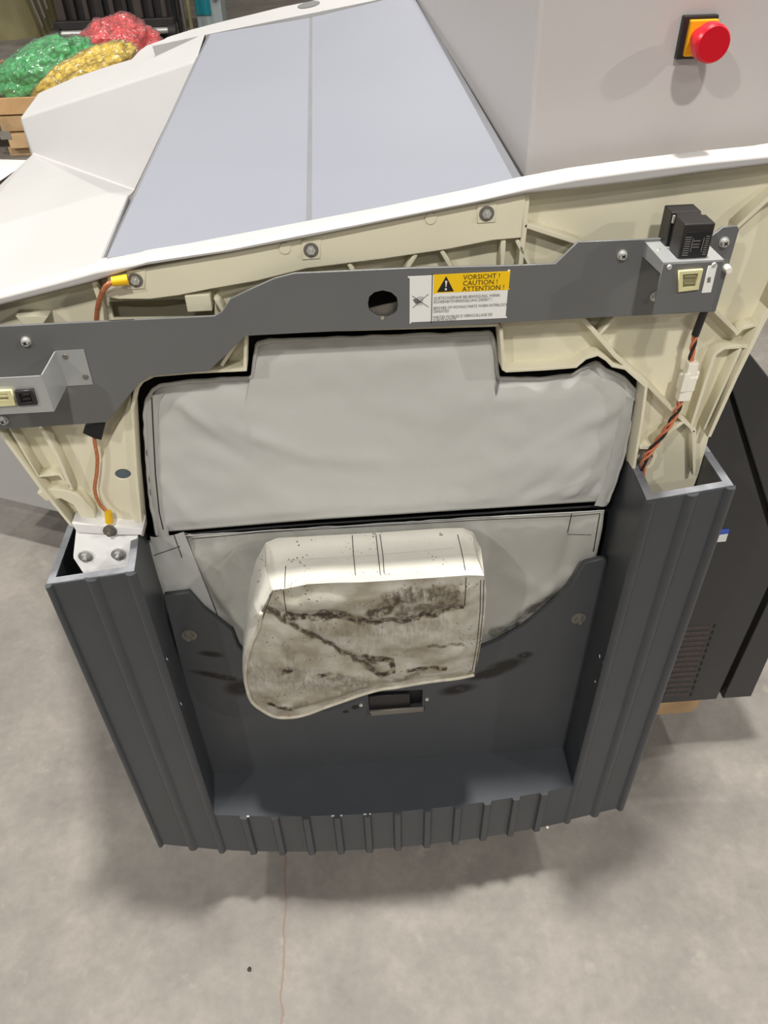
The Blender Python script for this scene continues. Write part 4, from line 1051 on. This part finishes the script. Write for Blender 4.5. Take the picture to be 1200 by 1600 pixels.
pnl = plate('side_panel', outl, YH - 0.002, YH + 0.85, M['housing'], hb, bev=0.002)
plate('seam_filler', [(0.45, z0 + 0.01), (at(1150, 1083, YH).x, z0 + 0.01), hz(1245, 870), hz(1165, 595), hz(1100, 500), (0.4, hz(1100, 500)[1])], YH + 0.012, YH + 0.80, M['black'], hb)
for xp, n in (((1068, 976), (1034, 1092)), ((1117, 976), (1081, 1092))), : pass
for (a, b) in (((1068, 974), (1030, 1092)), ((1118, 974), (1078, 1090))):
    for k in range(12):
        t = (k + 0.2) / 12; px, py = lerp(a[0], b[0], t), lerp(a[1], b[1], t); px2, py2 = lerp(a[0], b[0], t + 0.048), lerp(a[1], b[1], t + 0.048)
        ppl('vent_slot', [(px - 1.3, py), (px + 1.3, py), (px2 + 1.3, py2), (px2 - 1.3, py2)], YH - 0.0006, YH + 0.002, M['black'], hb, bev=0.0001)
ventm = mat('vent_mesh', (78, 66, 64), 0.6, var=0.3, scale=160)
for k in range(14):
    t = (k + 0.3) / 14; t2 = (k + 0.75) / 14
    ppl('vent_louvre', [(lerp(1066, 1031, t) + 6, lerp(978, 1090, t)), (lerp(1115, 1079, t) - 4, lerp(976, 1088, t)), (lerp(1115, 1079, t2) - 4, lerp(976, 1088, t2)), (lerp(1066, 1031, t2) + 6, lerp(978, 1090, t2))],
        YH - 0.0010, YH + 0.002, ventm, hb, bev=0.0002)
lbq = [(1115, 829), (1140, 827), (1134, 846), (1110, 848)]
lb2 = ppl('type_label', lbq, YH - 0.0012, YH, M['signwhite'], hb, bev=0.0001)
ppl('label_stripe', [(1115, 829), (1140, 827), (1138, 834), (1113, 837)], YH - 0.0016, YH, M['bluelabel'], lb2, bev=0.0001)

# --- white housing behind on the left -----------------------------------------------------
w0, w1 = atz(-60, 765, ZB), atz(140, 812, ZB)
wd = (w0 - w1).normalized(); wn = V((-wd.y, wd.x, 0)); wn = wn if wn.y > 0 else -wn
q = [w1, w0, w0 + wn * 0.25, w1 + wn * 0.25]
hexa('rear_skirt', q, [p + V((0, 0, 0.62)) for p in q], M['white'], MX, bev=0.004)

# ------------------------------------------------------------------ pallet under the machine
pal = thing('pallet', 'raw wooden pallet carrying the charcoal rear of the machine', 'pallet', (0.22, 0.6, 0))
PX0, PX1, PY0, PY1 = -0.20, at(1091, 1103, 0.168).x, 0.168, 1.05
PXc = (PX0 + PX1) / 2
for k in range(5): box('deck_board', (PXc, PY0 + 0.05 + k * 0.195, 0.1335), (PX1 - PX0, 0.10, 0.022), M['wood'], pal, bev=0.001)
for x in (PX0 + .05, PXc, PX1 - .05):
    box('stringer', (x, (PY0 + PY1) / 2, 0.1115), (0.095, PY1 - PY0 - .01, 0.022), M['wood'], pal, bev=0.001)
    for y in (PY0 + 0.28, PY0 + 0.50, PY1 - 0.07): box('block', (x, y, 0.061), (0.095, 0.12, 0.079), M['wood'], pal, bev=0.001)
    box('bottom_board', (x, (PY0 + PY1) / 2 + 0.1, 0.011), (0.095, PY1 - PY0 - 0.25, 0.022), M['wood'], pal, bev=0.001)

# ------------------------------------------------------------------ background, upper left
PXP = atz(40, 242, 0); YC = PXP.y
crate = thing('crate', 'low brown crate on wooden feet holding the film-wrapped bags', 'crate', (PXP.x + 0.1, YC + 0.4, 0))
cx0, cx1 = at(-90, 180, YC).x, at(70, 150, YC).x + 0.75
ztop = at(20, 152, YC).z; zlow = at(20, 178, YC).z
cxc = (cx0 + cx1) / 2; cw = cx1 - cx0
box('front_board', (cxc, YC - 0.01, (ztop + zlow) / 2), (cw, 0.02, ztop - zlow), M['cardboard'], crate, bev=0.003)
box('back_board', (cxc, YC + 1.30, (ztop + zlow) / 2), (cw, 0.02, ztop - zlow), M['cardboard'], crate, bev=0.003)
for x in (cx0, cx1): box('side_board', (x, YC + 0.645, (ztop + zlow) / 2), (0.02, 1.28, ztop - zlow), M['cardboard'], crate, bev=0.003)
box('bottom', (cxc, YC + 0.645, zlow + 0.01), (cw - .03, 1.28, 0.02), M['cardboard'], crate, bev=0.002)
zb1 = at(20, 229, YC).z
box('board', (at(15, 200, YC).x + 0.2, YC + 0.02, (zlow + at(20, 205, YC).z) / 2 - 0.005), (0.50, 0.06, zlow - at(20, 205, YC).z - 0.01), M['wood'], crate, bev=0.003)
box('board', (at(25, 220, YC).x + 0.22, YC + 0.0, (at(20, 207, YC).z + zb1) / 2), (0.50, 0.10, at(20, 207, YC).z - zb1), M['wood'], crate, bev=0.003)
for x in (at(32, 240, YC).x, at(32, 240, YC).x + 0.75): box('foot', (x + 0.02, YC + 0.05, zb1 / 2), (0.17, 0.12, zb1), M['wood'], crate, bev=0.003)
for x in (at(32, 240, YC).x, at(32, 240, YC).x + 0.75): box('foot', (x + 0.02, YC + 1.2, zlow / 2), (0.17, 0.12, zlow), M['wood'], crate, bev=0.003)
box('tape', (at(12, 208, YC).x, YC - 0.052, at(12, 208, YC).z), (0.07, 0.004, 0.05), M['greymetal'], crate, bev=0.001)

def lump(name, c, s, m, seed, label, cat, tilt=0.0, film=0.03, rough=0.10):
    bm = bmesh.new(); bmesh.ops.create_icosphere(bm, subdivisions=5, radius=1)
    rm = Matrix.Rotation(tilt, 3, 'Y')
    def disp(co, k, r):
        d = 1 + rough * noise.noise(co * 2.2 + V((seed, 0, 0))) * 1.6 + rough * 0.7 * noise.noise(co * 6 + V((0, seed, 0))) + 0.04 * noise.noise(co * 17 + V((0, 0, seed)))
        p = V((co.x * s[0], co.y * s[1], co.z * s[2])) * d * k
        if p.z < -s[2] * 0.55: p.z = -s[2] * 0.55
        return c + rm @ p
    cos = [v.co.copy() for v in bm.verts]
    for v, co in zip(bm.verts, cos): v.co = disp(co, 1.0, 0)
    o = bm_obj(name, bm, m, None, smooth=True); tag(o, label, cat, None)
    bm = bmesh.new(); bmesh.ops.create_icosphere(bm, subdivisions=5, radius=1)
    for v in bm.verts:
        co = v.co.copy(); v.co = disp(co, 1.0 + film + 0.06 * noise.noise(co * 9 + V((seed, 3, 0))) + 0.03 * abs(noise.noise(co * 30)), 0)
    bm_obj('clear_film', bm, M['film'], o)
    return o
lump('parts_bag', at(72, 112, YC + 0.47), (0.38, 0.20, 0.165), M['greenbag'], 1.3, 'green plastic parts wrapped in clear film, at the left end of the crate', 'bag', -0.30)
lump('parts_bag', at(130, 116, YC + 0.125), (0.36, 0.095, 0.105), M['yellowbag'], 4.1, 'yellow plastic parts wrapped in clear film, in front of the green ones', 'bag', -0.38)
lump('parts_bag', at(186, 74, YC + 0.98), (0.29, 0.22, 0.19), M['redbag'], 7.7, 'red plastic parts wrapped in clear film, on the right of the crate', 'bag', -0.12)

# white printed sheets on the floor, far left
sh = thing('paper_sheet', 'white printed sheet with a black band, on the floor before the crate', 'paper', atz(0, 270, 0))
pa = [atz(-120, 330, .002), atz(-60, 248, .002), atz(44, 251, .002), atz(28, 268, .002), atz(-8, 290, .002)]
hexa('sheet', [p for p in pa], [p + V((0, 0, .003)) for p in pa], M['paper'], sh)
pb = [atz(-30, 306, .004), atz(-4, 286, .004), atz(33, 261, .004), atz(60, 262, .004), atz(20, 310, .004), atz(-20, 330, .004)]
hexa('black_band', [p for p in pb], [p + V((0, 0, .002)) for p in pb], M['ink'], sh)

# big olive tank
YT = 9.6
tk = thing('tank', 'large olive green cylindrical tank in the far left background', 'tank', at(0, 60, YT) * 1.0)
tc_ = at(10, 60, YT); tk.location = (tc_.x, YT + 0.6, 0); WLOC[tk.name] = V(tk.location)
zt_ = at(40, 66, YT).z
cyl('shell', V((tc_.x - 0.1, YT + 0.6, max(zt_, 0.0))), V((tc_.x - 0.1, YT + 0.6, 2.4)), 0.70, M['olive'], tk, seg=48)
cyl('foot_ring', V((tc_.x - 0.1, YT + 0.6, 0)), V((tc_.x - 0.1, YT + 0.6, max(zt_, 0.02))), 0.73, M['olive'], tk, seg=48)

# dark iron machine in the back
YR = 9.2
rk = thing('old_machine', 'old dark iron machine with a ribbed front in the left background', 'machine', (at(180, 50, YR).x, YR + 0.4, 0))
x0, x1 = at(86, 30, YR).x, at(268, 30, YR).x; zb_ = max(0.06, at(180, 44, YR).z); zc_ = at(180, 30, YR).z
box('frame', ((x0 + x1) / 2, YR + 0.45, 1.0), (x1 - x0, 0.7, 1.9 - 0.1), M['iron'], rk, bev=0.01)
box('sill', ((x0 + x1) / 2, YR + 0.03, (zb_ + zc_) / 2), (x1 - x0 + 0.05, 0.14, zc_ - zb_), M['iron'], rk, bev=0.01)
for k in range(9):
    xx = lerp(x0, x1, (k + .5) / 9); box('upright', (xx, YR + 0.06, zc_ + 0.6), (0.05 if k % 3 else 0.09, 0.10, 1.2), M['iron'] if k % 2 else mat('brown_iron', (70, 60, 56), 0.5), rk, bev=0.006)
cyl('shaft', V((x0, YR - 0.05, zb_ - 0.03)), V((x1 + 0.02, YR - 0.05, zb_ - 0.03)), 0.03, M['steel'], rk)
for x in (x0, x1): cyl('bearing', V((x - 0.04, YR - 0.05, 0.07)), V((x + 0.04, YR - 0.05, 0.07)), 0.07, M['iron'], rk)
for k, dx in enumerate((0.05, 0.10, 0.17)): cyl('pipe', V((x1 + dx, YR + 0.2, 0.0)), V((x1 + dx, YR + 0.2, 2.0)), 0.022, (M['iron'], M['greymetal'], M['olive'])[k], rk)
for k in range(3): cyl('pipe', V((x0 - 0.08 - .05 * k, YR + 0.1, 0.3 - .08 * k)), V((x0 - 0.25 - 0.12 * k, YR + 0.1, 1.8)), 0.018, M['greymetal'], rk)

# teal cabinet
tb = thing('cabinet', 'teal and pale grey cabinet by the far wall behind the machine top', 'cabinet', (at(325, 20, 9.8).x, 10.1, 0))
xa_, xb_, xc_ = at(305, 20, 9.8).x, at(331, 20, 9.8).x, at(346, 20, 9.8).x
box('body', ((xa_ + xc_) / 2, 10.1, 0.6), (xc_ - xa_, 0.5, 1.2), M['palegrey'], tb, bev=0.01)
box('teal_door', ((xa_ + xb_) / 2, 9.84, 0.5), (xb_ - xa_ - 0.02, 0.03, 0.75), M['teal'], tb, bev=0.006)
cyl('door_knob', V(((xb_ + xc_) / 2, 9.85, 0.29)), V(((xb_ + xc_) / 2, 9.80, 0.29)), 0.03, M['greymetal'], tb)

# small debris on the floor
for px, py, r, lab in ((390, 1515, 0.0035, 'small black crumb on the bare floor in front of the machine'), (855, 1293, 0.003, 'tiny pale chip on the floor right of the step')):
    p = atz(px, py, 0); bm = bmesh.new(); bmesh.ops.create_icosphere(bm, subdivisions=2, radius=r)
    for v in bm.verts: v.co = V((v.co.x, v.co.y, v.co.z * 0.5)) * (1 + 0.3 * noise.noise(v.co * 500)) + V((p.x, p.y, r * 0.45))
    tag(bm_obj('pebble' if r > .0032 else 'paint_flake', bm, M['ink'] if r > .0032 else M['nylon'], None, smooth=True), lab, 'crumb')
